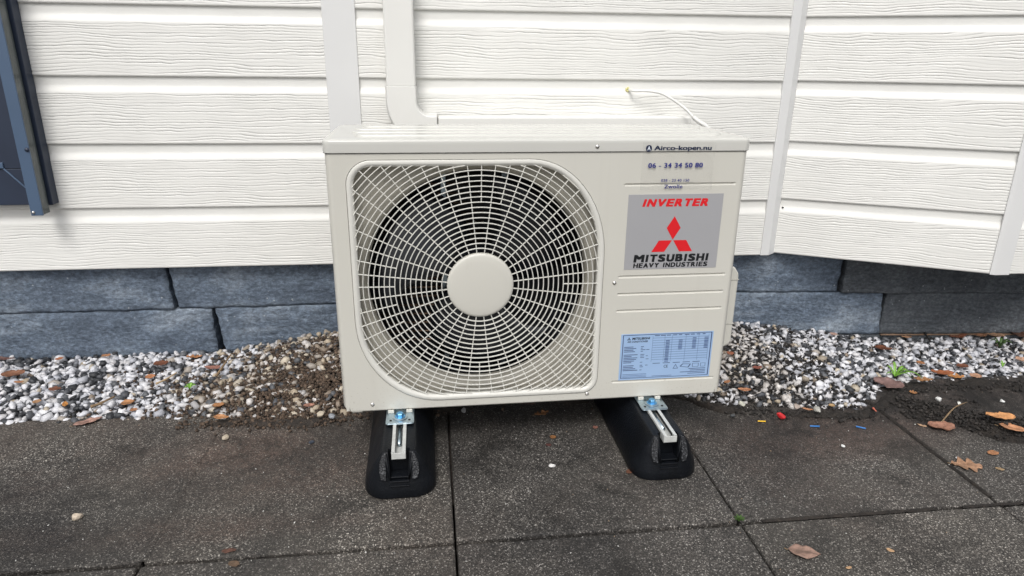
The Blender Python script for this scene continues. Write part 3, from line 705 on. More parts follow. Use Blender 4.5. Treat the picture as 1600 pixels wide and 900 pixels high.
# --- lettering
def text_mesh(body, offs=0.0, shear=0.0, space=1.0):
    c = bpy.data.curves.new('t', 'FONT'); c.body = body; c.size = 1; c.offset = offs; c.shear = shear; c.space_character = space; c.fill_mode = 'FRONT'; c.resolution_u = 4
    o = bpy.data.objects.new('t', c); col.objects.link(o); dg = bpy.context.evaluated_depsgraph_get(); dg.update()
    me = bpy.data.meshes.new_from_object(o.evaluated_get(dg)); bpy.data.objects.remove(o); bpy.data.curves.remove(c)
    V = np.array([v.co[:] for v in me.vertices]); Fs = [tuple(p.vertices) for p in me.polygons]; bpy.data.meshes.remove(me); return V, Fs
def lettering(body, x0, x1, z0, z1, y, mat, parent, offs=0.012, shear=0.0, name='lettering', ref=None, space=1.0, bold=0.0):
    V, Fs = text_mesh(body, offs, shear, space)
    if bold:                     # heavier strokes: copies stepped sideways, each a hair in front of the last
        n0 = len(V); VV, FF = [], []
        for q, (bx_, by_) in enumerate([(-1, -.35), (-1, .35), (1, -.35), (1, .35), (-.33, 0), (.33, 0)]):
            W2_ = V.copy(); W2_[:, 0] += bold*bx_; W2_[:, 1] += bold*by_; W2_[:, 2] = q; VV.append(W2_); FF += [tuple(i+q*n0 for i in f) for f in Fs]
        V = np.concatenate(VV); Fs = FF
    lo, hi = V.min(0), V.max(0)
    if ref:                      # height box measured on these characters (no descenders)
        Vr, _ = text_mesh(ref, offs, shear); lo[1], hi[1] = Vr.min(0)[1], Vr.max(0)[1]
    X = x0+(V[:, 0]-lo[0])/(hi[0]-lo[0])*(x1-x0); Z = z0+(V[:, 1]-lo[1])/(hi[1]-lo[1])*(z1-z0)
    me = bpy.data.meshes.new(name); me.from_pydata([(a, y-.000012*c, b) for a, b, c in zip(X, Z, V[:, 2])], [], Fs); return link(name, me, mat, parent, smooth=False, clean=False)
def poly(name, pts, y, mat, parent):
    me = bpy.data.meshes.new(name); me.from_pydata([(x, y, z) for x, z in pts], [], [tuple(range(len(pts)))]); return link(name, me, mat, parent, smooth=False, clean=False)
def sheet(name, x0, x1, z0, z1, y, mat, parent, th=.0003): return link(name, MB().box(x0, x1, y, y+th, z0, z1).mesh(name), mat, parent, 0, smooth=False)
CW = dict(M=1.42, I=.46, T=1.02, S=1.0, U=1.08, B=1.04, H=1.10, E=.92, A=1.15, V=1.12, Y=1.08, N=1.10, D=1.10, R=1.04)
def wordmark(body, x0, x1, z0, z1, y, mat, parent, stroke, shear=0.0, gap=.15):
    tot = sum(.62 if c == ' ' else CW[c] for c in body)+gap*(len(body)-1); u = (x1-x0-shear*(z1-z0))/tot; x = x0; VV, FF = [], []
    for c in body:
        wd = .62 if c == ' ' else CW[c]
        if c != ' ':
            V, Fs = text_mesh(c, 0); lo, hi = V.min(0), V.max(0); st = min(stroke, wd*u*.16)
            X = x+st+(V[:, 0]-lo[0])/(hi[0]-lo[0])*(wd*u-2*st) if c != 'I' else x+wd*u/2+(V[:, 0]-(lo[0]+hi[0])/2)*(z1-z0)/(hi[1]-lo[1])
            Z = z0+st*.5+(V[:, 1]-lo[1])/(hi[1]-lo[1])*(z1-z0-st)
            for q, (a, b) in enumerate([(-1, -.7), (-1, .7), (1, -.7), (1, .7), (-.4, 0), (.4, 0)]):
                s2 = st if c != 'I' else stroke; o_ = len(VV)
                VV += [(p+a*s2+shear*(r-z0), y-.000012*q, r+b*st) for p, r in zip(X, Z+0*X)]; FF += [tuple(i+o_ for i in f) for f in Fs]
        x += (wd+gap)*u
    me = bpy.data.meshes.new('lettering'); me.from_pydata(VV, [], FF); return link('lettering', me, mat, parent, smooth=False, clean=False)
# brand sticker
bs = sheet('brand_sticker', .5520, .7395, .3795, .5270, -.0006, M['silver'], ac, .0005)
WORLD[bs.name] = Matrix.Identity(4)
def child(o): return o
yy = -.00085
wordmark('INVERTER', .5785, .7135, .5035, .5180, yy, M['red'], bs, .0013, .30)
S = .0262; dx, dz = .6455, .4380
poly('emblem', [(dx, dz), (dx+.0140, dz+.0232), (dx, dz+.0464), (dx-.0140, dz+.0232)], yy, M['red'], bs)
poly('emblem', [(dx-.0012, dz-.0012), (dx-.0152, dz-.0240), (dx-.0412, dz-.0240), (dx-.0275, dz-.0012)], yy, M['red'], bs)
poly('emblem', [(dx+.0012, dz-.0012), (dx+.0275, dz-.0012), (dx+.0412, dz-.0240), (dx+.0152, dz-.0240)], yy, M['red'], bs)
wordmark('MITSUBISHI', .5700, .7230, .3940, .4088, yy, M['ink'], bs, .0014, .10)
wordmark('HEAVY INDUSTRIES', .5700, .7215, .3826, .3918, yy, M['ink'], bs, .00070, .10)
# installer's clear sticker bridging lid and panel
ys = -.0032
cs = sheet('installer_sticker', .5720, .7125, .5360, .6240, ys, M['film'], ac, .0001); WORLD[cs.name] = Matrix.Identity(4)
yt = ys-.0003
mb = MB(); mb.add([(.5835+.0058*cos(2*pi*k/32), yt, .6130+.0062*sin(2*pi*k/32)) for k in range(32)], [tuple(range(32))]); link('round_badge', mb.mesh('b'), M['darkink'], cs, smooth=False, clean=False)
lettering('A', .5805, .5867, .6095, .6170, yt-.0003, M['white'], cs, .03)
lettering('Airco-kopen.nu', .5935, .7045, .6072, .6178, yt, M['darkink'], cs, .0, 0, bold=.034)
lettering('06 - 34 34 50 80', .5845, .6905, .5772, .5862, yt, M['blueink'], cs, .0, bold=.040, space=1.10)
lettering('038 - 23 40 150', .6116, .6667, .5510, .5562, yt, M['blueink'], cs, .002, bold=.022, space=1.1)
lettering('Zwolle', .6185, .6545, .5385, .5455, yt, M['blueink'], cs, .004, bold=.022, space=1.08)
# rating plate
lb = sheet('rating_label', .5560, .7510, .1405, .2430, -.0006, M['label'], ac, .0005); WORLD[lb.name] = Matrix.Identity(4)
def LX(u): return .5560+u*.1950
def LZ(v): return .2430-v*.1025
prt = MB(); prg = MB()
def ln(u0, u1, v0, v1, mb_=None):
    (mb_ or prt).add([(LX(u0), yy, LZ(v1)), (LX(u1), yy, LZ(v1)), (LX(u1), yy, LZ(v0)), (LX(u0), yy, LZ(v0))], [(0, 1, 2, 3)])
ln(.02, .98, .018, .030); ln(.975, .985, .02, .96); ln(.02, .028, .02, .96); ln(.02, .98, .955, .965)
for k in range(10): ln(.34, .95, .10+k*.052, .107+k*.052, prg)
for u in (.34, .47, .55, .70, .84, .95): ln(u, u+.003, .06, .62, prg)
for (u, v0, v1) in ((.485, .16, .62), (.625, .16, .36), (.775, .12, .36), (.905, .12, .36)):
    vv = v0
    while vv < v1: ln(u, u+.042, vv, vv+.020, prg); vv += .032
rl_ = random.Random(3)
for k in range(16):
    v = .27+k*.034
    if k in (4, 11): continue
    ln(.04, .04+rl_.uniform(.08, .16), v, v+.014); 
    if rl_.random() < .8: ln(.22, .22+rl_.uniform(.02, .05), v, v+.012)
    if rl_.random() < .6: ln(.28, .28+rl_.uniform(.02, .035), v, v+.012)
for k in range(9): ln(.36+.065*k, .36+.065*k+rl_.uniform(.03, .055), .045, .060)
for k in range(3): ln(.04, .30, .87+k*.030, .880+k*.030, prg)
for k in range(4): ln(.66+rl_.uniform(0, .12), .95, .80+k*.035, .812+k*.035)
for k in range(5): ln(.36+.11*k, .36+.11*k+.08, .648, .660)
ln(.36, .58, .93, .938)
o = link('printed_lines', prt.mesh('p'), M['labelline'], lb, smooth=False, clean=False); tag(o, kind='stuff'); o = link('printed_table', prg.mesh('p'), plain('label_grey_print', (.11, .17, .32), .5, var=.02), lb, smooth=False, clean=False); tag(o, kind='stuff')
lettering('MITSUBISHI', LX(.12), LX(.31), LZ(.125), LZ(.075), yy, M['ink'], lb, .03, .1)
lettering('AIR CONDITIONER', LX(.07), LX(.29), LZ(.185), LZ(.145), yy, M['ink'], lb, .015)
def tri(u, v, s):
    x, z = LX(u), LZ(v)
    for q in ([(x, z), (x+s*.5, z+s*.8), (x, z+s*1.6), (x-s*.5, z+s*.8)], [(x, z), (x-s*.5, z-s*.8), (x-s*1.5, z-s*.8), (x-s, z)], [(x, z), (x+s, z), (x+s*1.5, z-s*.8), (x+s*.5, z-s*.8)]): poly('emblem', q, yy, M['ink'], lb)
tri(.085, .108, .0026)
lettering('CE', LX(.485), LX(.53), LZ(.76), LZ(.70), yy, M['ink'], lb, .005)
mb = MB()
def frame_poly(P, wd):
    c = np.mean(P, 0); Q = [tuple(np.array(p)+(c-np.array(p))*wd) for p in P]; n = len(P)
    mb.add([(x, yy, z) for x, z in P+Q], [(i, (i+1) % n, n+(i+1) % n, n+i) for i in range(n)])
frame_poly([(LX(.585), LZ(.79)), (LX(.645), LZ(.79)), (LX(.615), LZ(.69))], .28)
frame_poly([(LX(.66), LZ(.75)), (LX(.76), LZ(.78)), (LX(.785), LZ(.70)), (LX(.69), LZ(.69))], .22)
frame_poly([(LX(.80), LZ(.77)), (LX(.87), LZ(.77)), (LX(.87), LZ(.69)), (LX(.80), LZ(.69))], .15)
frame_poly([(LX(.89), LZ(.77)), (LX(.945), LZ(.77)), (LX(.945), LZ(.69)), (LX(.89), LZ(.69))], .15)
o = link('warning_symbol', mb.mesh('w'), M['labelline'], lb, smooth=False, clean=False)

# --- mounting feet of the appliance and the rubber blocks
def foot(cx):
    mb = MB(); mb.loft([rr(cx-.0275, cx+.0275, -.046, .035, .006, .0918), rr(cx-.0275, cx+.0275, -.046, .035, .006, .0942)], True, True, True)
    mb.loft([[(cx-.024, -.0455, .0942), (cx+.024, -.0455, .0942), (cx+.024, -.0405, .0942), (cx-.024, -.0405, .0942)], [(cx-.023, -.0465, .0965), (cx+.023, -.0465, .0965), (cx+.023, -.0450, .0965), (cx-.023, -.0450, .0965)]], True, True, True)
    o = A('foot_plate', mb, M['galv'], .0007)
    for dx_ in (-.018, .018):
        m2 = MB().lathe([(.0001, .0007), (.0024, .0007), (.0026, 0)], (cx+dx_, -.032, .0942), 'z', 12); A('slot', m2, M['dark'], 0)
        m3 = MB().box(cx+dx_-.006, cx+dx_+.006, -.0042, -.0006, .0944, .1012); A('foot_tab', m3, M['cream'], .0008)
FEET = (.1105, .6205)
for cx in FEET: foot(cx+(.0 if cx < .3 else .004))
def block(cx, label):
    t = thing('mounting_block', label, 'mounting block', (cx, 0, 0), 0, 'rubber mounting blocks under the heat pump')
    T_ = Matrix.Translation((cx, 0, 0))
    def lvl(z, w_, yf, r, yb):
        return [(cx+x, y, z) for x, y, _ in rr(-w_, w_, yf, yb, r, 0, 7)]
    mb = MB(); L = [(0, .0645, -.152, .040, .300), (.004, .0662, -.1535, .042, .302), (.018, .0655, -.1520, .042, .300), (.030, .0610, -.1490, .036, .298), (.052, .0515, -.1455, .026, .294), (.062, .0470, -.1435, .018, .292), (.078, .0365, -.139, .009, .289), (.086, .0318, -.1365, .006, .287), (.0885, .0295, -.1345, .005, .286)]
    mb.loft([lvl(*l) for l in L], True, True, True)
    body = link('rubber_body', mb.mesh('rubber_body'), M['rubber'], t, wn=False)
    cut = MB().loft([[(cx-.0150, -.20, .036), (cx+.0150, -.20, .036), (cx+.0150, -.1215, .036), (cx-.0150, -.1215, .036)], [(cx-.0225, -.20, .12), (cx+.0225, -.20, .12), (cx+.0225, -.1262, .12), (cx-.0225, -.1262, .12)]], True, True, True)
    cut2 = MB().box(cx-.0108, cx+.0108, -.20, .30, .0785, .12)
    bev = body.modifiers.new('bv', 'BEVEL'); bev.width = .0016; bev.segments = 2; bev.limit_method = 'ANGLE'; bev.angle_limit = radians(30)
    cutters = []
    for k, c in enumerate((cut, cut2)):
        cm_ = c.mesh('cut'); fix(cm_); co_ = bpy.data.objects.new('cut', cm_); col.objects.link(co_); cutters.append(co_)
        bo = body.modifiers.new('b', 'BOOLEAN'); bo.object = co_; bo.operation = 'DIFFERENCE'; bo.solver = 'EXACT'
    dg = bpy.context.evaluated_depsgraph_get(); dg.update(); nm = bpy.data.meshes.new_from_object(body.evaluated_get(dg))
    body.modifiers.clear(); body.data = nm; nm.name = 'rubber_body'
    for c in cutters: bpy.data.objects.remove(c)
    nm.polygons.foreach_set('use_smooth', [True]*len(nm.polygons)); e_ = body.modifiers.new('es', 'EDGE_SPLIT'); e_.split_angle = radians(32)
    for sx in (-1, 1):
        P_ = [(.0235, -.1362, .0880), (.0300, -.1385, .0840), (.0350, -.1412, .0710), (.0360, -.1462, .0540), (.0330, -.1505, .0420), (.0235, -.1520, .0400)]
        mb = MB(); mb.loft([[(cx+sx*x, y+.008, z) for x, y, z in P_], [(cx+sx*x, y-.0012, z) for x, y, z in P_], [(cx+sx*(x*.94+.0018), y-.0030, z*.96+.0025) for x, y, z in P_]], True, True, True)
        link('nose_cheek', mb.mesh('nc'), M['rubber_grain'], t, .0008)
    # ledges in the nose pocket
    for z, y in ((.0405, -.1475), (.0335, -.1515), (.0255, -.1535)):
        link('ledge', MB().box(cx-.0175, cx+.0175, y, y+.022, z, z+.0028).mesh('ledge'), M['rubber'], t, .0008)
    for sx in (-1, 1):
        mb = MB(); mb.tube([(cx+sx*.0170, -.1478, .038), (cx+sx*.0205, -.1435, .060), (cx+sx*.0235, -.1370, .086)], [.0028, .0030, .0022], 8); link('pocket_rim', mb.mesh('r'), M['rubber'], t, wn=False)
    # channel rail
    mb = MB()
    y0_, y1_ = -.1435, .285
    mb.box(cx-.0125, cx+.0125, y0_, y1_, .0775, .0790); mb.box(cx-.0128, cx-.0113, y0_, y1_, .0793, .0915); mb.box(cx+.0113, cx+.0128, y0_, y1_, .0793, .0915)
    mb.box(cx-.0128, cx-.0066, y0_-.0004, y1_, .0917, .0932); mb.box(cx+.0066, cx+.0128, y0_-.0004, y1_, .0917, .0932)
    link('channel_rail', mb.mesh('rail'), M['rail'], t, .0004)
    link('rail_lip', MB().box(cx-.0128, cx+.0128, -.1452, -.1436, .0790, .0915).mesh('lip'), M['rail'], t, .0005)
    mb = MB(); mb.tube([(cx, -.045, .0835), (cx, -.105, .0835)], .0042, 8); link('threaded_insert', mb.mesh('ti'), M['galv'], t, wn=False)
    # bolt and washer
    bx = cx+(.0 if cx < .3 else .004); mb = MB().lathe([(.0145, .0943), (.0145, .0958), (.006, .0962)], (bx, -.020, 0), 'z', 24, True, True); link('washer', mb.mesh('washer'), M['galv'], t)
    mb = MB().lathe([(.0072, .0962), (.0076, .0970), (.0076, .1025), (.0062, .1040), (.0001, .1041)], (bx, -.020, 0), 'z', 6, True); link('hex_bolt', mb.mesh('bolt'), M['bolt'], t, .0005, smooth=False)
    mb = MB().lathe([(.0108, .0961), (.0106, .0970), (.0074, .0976)], (bx, -.020, 0), 'z', 20, True, True); link('bolt_flange', mb.mesh('bf'), M['bolt'], t)
block(FEET[0], 'black rubber mounting block under the fan side of the heat pump'); block(FEET[1], 'black rubber mounting block under the sticker side of the heat pump')

# ------------------------------------------------------------------ gravel, clods
def ico():
    bm = bmesh.new(); bmesh.ops.create_icosphere(bm, subdivisions=1, radius=1)
    V = np.array([v.co[:] for v in bm.verts]); F = np.array([[v.index for v in f.verts] for f in bm.faces]); bm.free(); return V, F
IV, IF = ico()
def ico2():
    bm = bmesh.new(); bmesh.ops.create_icosphere(bm, subdivisions=2, radius=1)
    V = np.array([v.co[:] for v in bm.verts]); F = np.array([[v.index for v in f.verts] for f in bm.faces]); bm.free(); return V, F
JV, JF = ico2()
rs = np.random.RandomState(11)
def pebble_shape(V, rough=0.16, cuts=7):
    P = V.copy(); P *= (1+rs.uniform(-rough, rough, (len(P), 1)))
    for _ in range(cuts):
        n = rs.normal(size=3); n /= np.linalg.norm(n); d = rs.uniform(.40, .78); s = P@n; over = s > d
        P[over] -= np.outer(s[over]-d, n)
    return P
def hull_shape(n=11):
    while True:
        P = []
        while len(P) < n:
            q = rs.normal(size=3); q /= np.linalg.norm(q)
            if all(np.dot(q, p_) < .74 for p_ in P): P.append(q)
        bm = bmesh.new()
        for q in P: bm.verts.new(q*1.04)
        bmesh.ops.convex_hull(bm, input=bm.verts); bmesh.ops.triangulate(bm, faces=bm.faces); bm.verts.index_update()
        V = np.array([v_.co[:] for v_ in bm.verts]); F = np.array([[v_.index for v_ in f.verts] for f in bm.faces]); bm.free()
        if len(V) == n and len(F) == 2*n-4: return V, F
HS = [hull_shape() for _ in range(40)]; SH = [h[0] for h in HS]; SHF = np.array([h[1] for h in HS]); SHL = [pebble_shape(IV, .25, 4) for _ in range(16)]
def rotm(n):
    q = rs.normal(size=(n, 4)); q /= np.linalg.norm(q, axis=1)[:, None]; a, b, c, d = q.T
    return np.stack([np.stack([1-2*(c*c+d*d), 2*(b*c-a*d), 2*(b*d+a*c)], 1), np.stack([2*(b*c+a*d), 1-2*(b*b+d*d), 2*(c*d-a*b)], 1), np.stack([2*(b*d-a*c), 2*(c*d+a*b), 1-2*(b*b+c*c)], 1)], 1)
def scatter(name, shapes, F, pos, scl, cols, mat, label, flat=True):
    n = len(pos); nv = len(shapes[0]); R_ = rotm(n); idx = rs.randint(0, len(shapes), n); S_ = np.array(shapes)[idx]*scl[:, None, :]
    V = np.einsum('nij,nvj->nvi', R_, S_); V[:, :, 2] *= .82; V += pos[:, None, :]
    FF = ((F[idx] if F.ndim == 3 else F[None])+(np.arange(n)*nv)[:, None, None]).reshape(-1, 3)
    me = bpy.data.meshes.new(name); me.vertices.add(n*nv); me.vertices.foreach_set('co', V.reshape(-1).astype(np.float32))
    me.loops.add(len(FF)*3); me.loops.foreach_set('vertex_index', FF.reshape(-1).astype(np.int32))
    me.polygons.add(len(FF)); me.polygons.foreach_set('loop_start', np.arange(0, len(FF)*3, 3, dtype=np.int32)); me.update(calc_edges=True)
    at = me.color_attributes.new('Col', 'FLOAT_COLOR', 'POINT'); C_ = np.ones((n, nv, 4), np.float32); C_[:, :, :3] = cols[:, None, :]; at.data.foreach_set('color', C_.reshape(-1))
    o = link(name, me, mat, clean=False, smooth=False, wn=False); tag(o, label, kind='stuff'); return o
WHITE = [(.68, .68, .71), (.60, .605, .64), (.74, .74, .765), (.45, .46, .50), (.63, .62, .63)]
DARKS = [(.045, .048, .055), (.075, .078, .088), (.030, .032, .036), (.11, .115, .125)]
BEIGE = [(.42, .35, .26), (.33, .28, .22), (.50, .44, .35), (.25, .20, .155), (.38, .34, .30)]
def mixw(x, y):
    """weights of white, dark, beige stones and of soil at a place"""
    mid = (math.exp(-((x+.05)/.25)**2) if x < -.05 else 1.0) if x < .45 else 0; mid = min(1, mid*1.2)
    low = sst(.42, .26, y) if mid > 0 else 0
    rt = math.exp(-((x-.98)/.20)**2); 
    w = np.array([.57, .40, .03])*(1-mid)+np.array([.22, .22, .56])*mid
    w = w*(1-rt*.75)+np.array([.56, .30, .14])*rt*.75
    return w, min(1, mid*(.35+.5*low)+rt*.24)
pos, scl, cols = [], [], []
def size_at(x): 
    mid = math.exp(-((x-.02)/.25)**2) if x < .5 else 0
    return (.0112 if x < .5 else .0100)*(1-.10*mid)
for layer in range(3):
    y = .04+.004*layer
    while y < .56:
        x = -1.30
        while x < 2.1:
            sz = size_at(x); x += sz*1.34; px_, py_ = x+rs.uniform(-.6, .6)*sz, y+rs.uniform(-.6, .6)*sz
            e = edge_y(px_); 
            e_n = e+.010*noise.noise(Vector((px_*22, layer*3.0, 2)))+.006
            if py_ < e_n or py_ > P1(px_)[1]-.002: continue
            if .20 < px_ < .72 and py_ < .30: continue
            wts, soil_ = mixw(px_, py_)
            pn = noise.noise(Vector((px_*12, py_*12, 5)))
            if rs.rand() < soil_*(.42+.9*pn): continue
            if layer == 2 and rs.rand() < .35: continue
            if abs(px_-FEET[0]) < .08 and py_ < .32 or abs(px_-FEET[1]) < .08 and py_ < .32: continue
            k = rs.choice(3, p=wts/wts.sum()); c = (WHITE, DARKS, BEIGE)[k]; c = np.array(c[rs.randint(len(c))])*rs.uniform(.82, 1.1)
            if soil_ > .2 and k == 0: c = c*np.array([.86, .82, .76])
            s = sz*min(1.45, .42+.55*rs.gamma(3.0, .36))*(0.9 if k == 1 else 1.0)
            pos.append((px_, py_, bed(px_, py_)+(-.004, .002, .0080)[layer]+rs.uniform(-.003, .003))); scl.append((s*1.08, s*rs.uniform(.55, .95), s*rs.uniform(.36, .80))); cols.append(c)
        y += .0128 if layer else .0118
    if layer == 1: pass
print('stones', len(pos))
scatter('gravel', SH, SHF, np.array(pos), np.array(scl), np.array(cols), M['gravel'], 'white, grey and tan angular gravel strip along the plinth')
# soil clods between the stones and on the spilled soil
pos, scl, cols = [], [], []
tries = 0
while len(pos) < 16000 and tries < 110000:
    tries += 1
    x = rs.uniform(-.6, 1.9); y = rs.uniform(-.1, .5)
    e = edge_y(x); _, so_w = mixw(x, y)
    if y > e-.012: pr_ = so_w*1.15+.03; z = bed(x, y)+.006
    elif y > e-.04: pr_ = .35*(-.38 < x < .2 or x > .84); z = 0
    else: h = soilheap(x, y); pr_ = min(.9, h*70); z = h
    if .19 < x < .84 and y < e+.05: pr_ *= .05
    if rs.rand() > pr_ or abs(x-FEET[0]) < .075 or abs(x-FEET[1]) < .075: continue
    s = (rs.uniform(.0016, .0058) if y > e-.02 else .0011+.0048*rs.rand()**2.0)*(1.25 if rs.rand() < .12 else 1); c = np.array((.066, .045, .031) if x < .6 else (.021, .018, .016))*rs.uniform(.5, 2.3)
    pos.append((x, y, z+s*.4+rs.uniform(0, .004)*(y > e))); scl.append((s, s*rs.uniform(.7, 1), s*rs.uniform(.6, .9))); cols.append(c)
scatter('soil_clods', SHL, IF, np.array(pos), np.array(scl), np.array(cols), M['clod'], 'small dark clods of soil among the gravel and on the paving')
# tiny grit on the tiles
pos, scl, cols = [], [], []
for _ in range(420):
    x = rs.uniform(-.9, 1.6); y = rs.uniform(-.5, .2); s = rs.uniform(.0006, .0017); k = rs.rand()
    pos.append((x, y, s*.4)); scl.append((s*1.3, s, s*.7)); cols.append(np.array((.62, .61, .58) if k < .6 else ((.30, .22, .15) if k < .85 else (.05, .05, .05)))*rs.uniform(.7, 1.1))
scatter('grit', SHL, IF, np.array(pos), np.array(scl), np.array(cols), M['gravel'], 'scattered pale grit on the dark tiles')

# ------------------------------------------------------------------ loose single things
def ground_z(x, y):
    e = edge_y(x); z = 0.0
    if y > e: z = bed(x, y)+.017
    else: z = max(0, soilheap(x, y)+.007) if soilheap(x, y) > .002 else 0
    return z
def place(px, py):
    z = 0.0
    for _ in range(4):
        p = raypt(px, py, z=z); z = ground_z(p.x, p.y)
    return Vector((p.x, p.y, z))
def pebble(px, py, wpx, c, label, aspect=.75, name='pebble', cat='pebble', grp='loose pebbles on the paving'):
    p = place(px, py); d = (p-Vector(CAM)).length; L = wpx*d/FPX/2
    V = pebble_shape(JV, .08, 6)*np.array([L, L*aspect, L*.55]); a = rs.uniform(0, pi); R_ = np.array([[cos(a), -sin(a), 0], [sin(a), cos(a), 0], [0, 0, 1]]); V = V@R_.T
    V[:, 2] -= V[:, 2].min()
    me = bpy.data.meshes.new(name); me.from_pydata([tuple(v) for v in V], [], [tuple(f) for f in JF]); at = me.color_attributes.new('Col', 'FLOAT_COLOR', 'POINT')
    at.data.foreach_set('color', np.tile(np.array([*c, 1], np.float32), len(V)))
    o = link(name, me, M['gravel'], clean=False, smooth=False, wn=False); o.location = (p.x, p.y, p.z-.0005); return tag(o, label, cat, grp)
pebble(353, 685, 13, (.50, .43, .33), 'flat tan pebble on the paving below the orange leaf')
pebble(121, 810, 17, (.55, .46, .36), 'beige pebble alone near the left edge of the paving')
pebble(487, 692, 9, (.05, .06, .08), 'small dark pebble on the brown dusty tile left of the rubber block')
pebble(863, 730, 12, (.70, .69, .67), 'white pebble lying between the two rubber blocks')
pebble(725, 637, 13, (.45, .45, .45), 'pale flat pebble in the shade under the heat pump')
pebble(1159, 634, 15, (.55, .54, .46), 'cream pebble right of the heat pump, in front of the gravel')
pebble(1146, 644, 10, (.07, .075, .08), 'dark pebble beside the cream pebble')
pebble(1245, 633, 15, (.36, .30, .26), 'brown grey pebble just behind the red scrap')
pebble(1277, 643, 15, (.42, .41, .37), 'grey oval pebble beside the thin orange leaf')
pebble(1317, 698, 7, (.72, .72, .70), 'tiny white pebble in the middle of the right-hand tile')
pebble(1467, 626, 11, (.68, .68, .66), 'white pebble on the dark soil near the broken stick')
pebble(1498, 631, 7, (.66, .66, .62), 'small white pebble at the tip of the broken stick')
pebble(1565, 628, 7, (.70, .70, .68), 'white pebble on the soil above the pair of orange leaves')
pebble(502, 650, 15, (.48, .42, .33), 'pointed beige stone fallen in front of the gravel heap'); pebble(518, 652, 14, (.28, .30, .33), 'grey stone beside the pointed beige stone')
pebble(1495, 716, 5, (.70, .70, .70), 'tiny white pebble above the lobed brown leaf')

def bez(P, n=6): return smooth_pts([Vector(p) for p in P], n)
def leaf(px, py, lpx, wpx, ang, c, kind, label, curl=.25, lift=.0015, z=None, fold=0.0, tilt=0.0, name='dead_leaf'):
    """ang: direction of the leaf's length in the picture plane, degrees, 0 = to the right, 90 = away"""
    p = place(px, py); d = (p-Vector(CAM)).length; L = .93*lpx*d/FPX; W2 = wpx*d/FPX/2*1.32
    rr_ = random.Random(int(px*13+py*7)); nu, nv_ = 15, 9; vs = []; sd_ = rr_.uniform(0, 99)
    def half(t):
        if kind == 'oval': return sin(pi*min(1, t*1.02))**.75*(1-.25*t)
        if kind == 'lobed': return max(.10, sin(pi*t)**.6*(.72+.40*sin(t*pi*6.3+1)))
        if kind == 'sliver': return .8*sin(pi*t)**.5
        if kind == 'torn': return max(.12, sin(pi*t)**.45*(.86+.26*noise.noise(Vector((t*7, sd_, 0)))))
    for i in range(nu+1):
        t = i/nu
        for j in range(nv_+1):
            v = j/nv_*2-1; hw = half(t)
            ragged = 1+(.22 if kind in ('torn', 'lobed') else .06)*noise.noise(Vector((t*9, v*2, sd_)))
            x = (t-.5)*L; y = v*hw*W2*ragged
            z_ = .55*curl*W2*(v*v)*hw+fold*W2*abs(v)*hw+curl*.35*L*(t-.5)**2*2+.07*L*noise.noise(Vector((t*4, v*2.5, sd_)))+.025*L*noise.noise(Vector((t*12, v*7, sd_)))
            vs.append((x, y, z_))
    zmin = min(q[2] for q in vs); vs = [(a, b, q-zmin) for a, b, q in vs]
    n = nv_+1; fs = [(i*n+j, (i+1)*n+j, (i+1)*n+j+1, i*n+j+1) for i in range(nu) for j in range(nv_)]
    me = bpy.data.meshes.new('dead_leaf'); me.from_pydata(vs, [], fs); at = me.color_attributes.new('Col', 'FLOAT_COLOR', 'POINT')
    C_ = []
    for i in range(nu+1):
        for j in range(nv_+1):
            v = abs(j/nv_*2-1); m = .62 if (kind == 'oval' and v < .12) else 1.0
            k = m*(1+.28*noise.noise(Vector((i*.4, j*.6, sd_)))); C_ += [c[0]*k, c[1]*k, c[2]*k, 1]
    at.data.foreach_set('color', np.array(C_, np.float32))
    o = link(name, me, M['leaf'], clean=False, wn=False); s_ = o.modifiers.new('th', 'SOLIDIFY'); s_.thickness = .0006
    o.location = (p.x, p.y, p.z+lift if z is None else z); o.rotation_euler = (radians(tilt), radians(-tilt*.4), radians(ang)-YAW*.5)
    if kind in ('oval', 'lobed') and lpx > 22:
        st = MB().tube([(-.5*L, 0, .001), (-.62*L, .03*L, .002)], .0007, 5); stem = link('stem', st.mesh('stem'), M['twig'], None, wn=False); stem.parent = o
    return tag(o, label, 'leaf', 'dead leaves')
OR = (.42, .20, .085); RB = (.15, .055, .028); PK = (.34, .20, .16); TN = (.46, .29, .16); BR = (.15, .075, .04); DK = (.07, .035, .022); PU = (.175, .105, .095); OR2 = (.34, .155, .07)
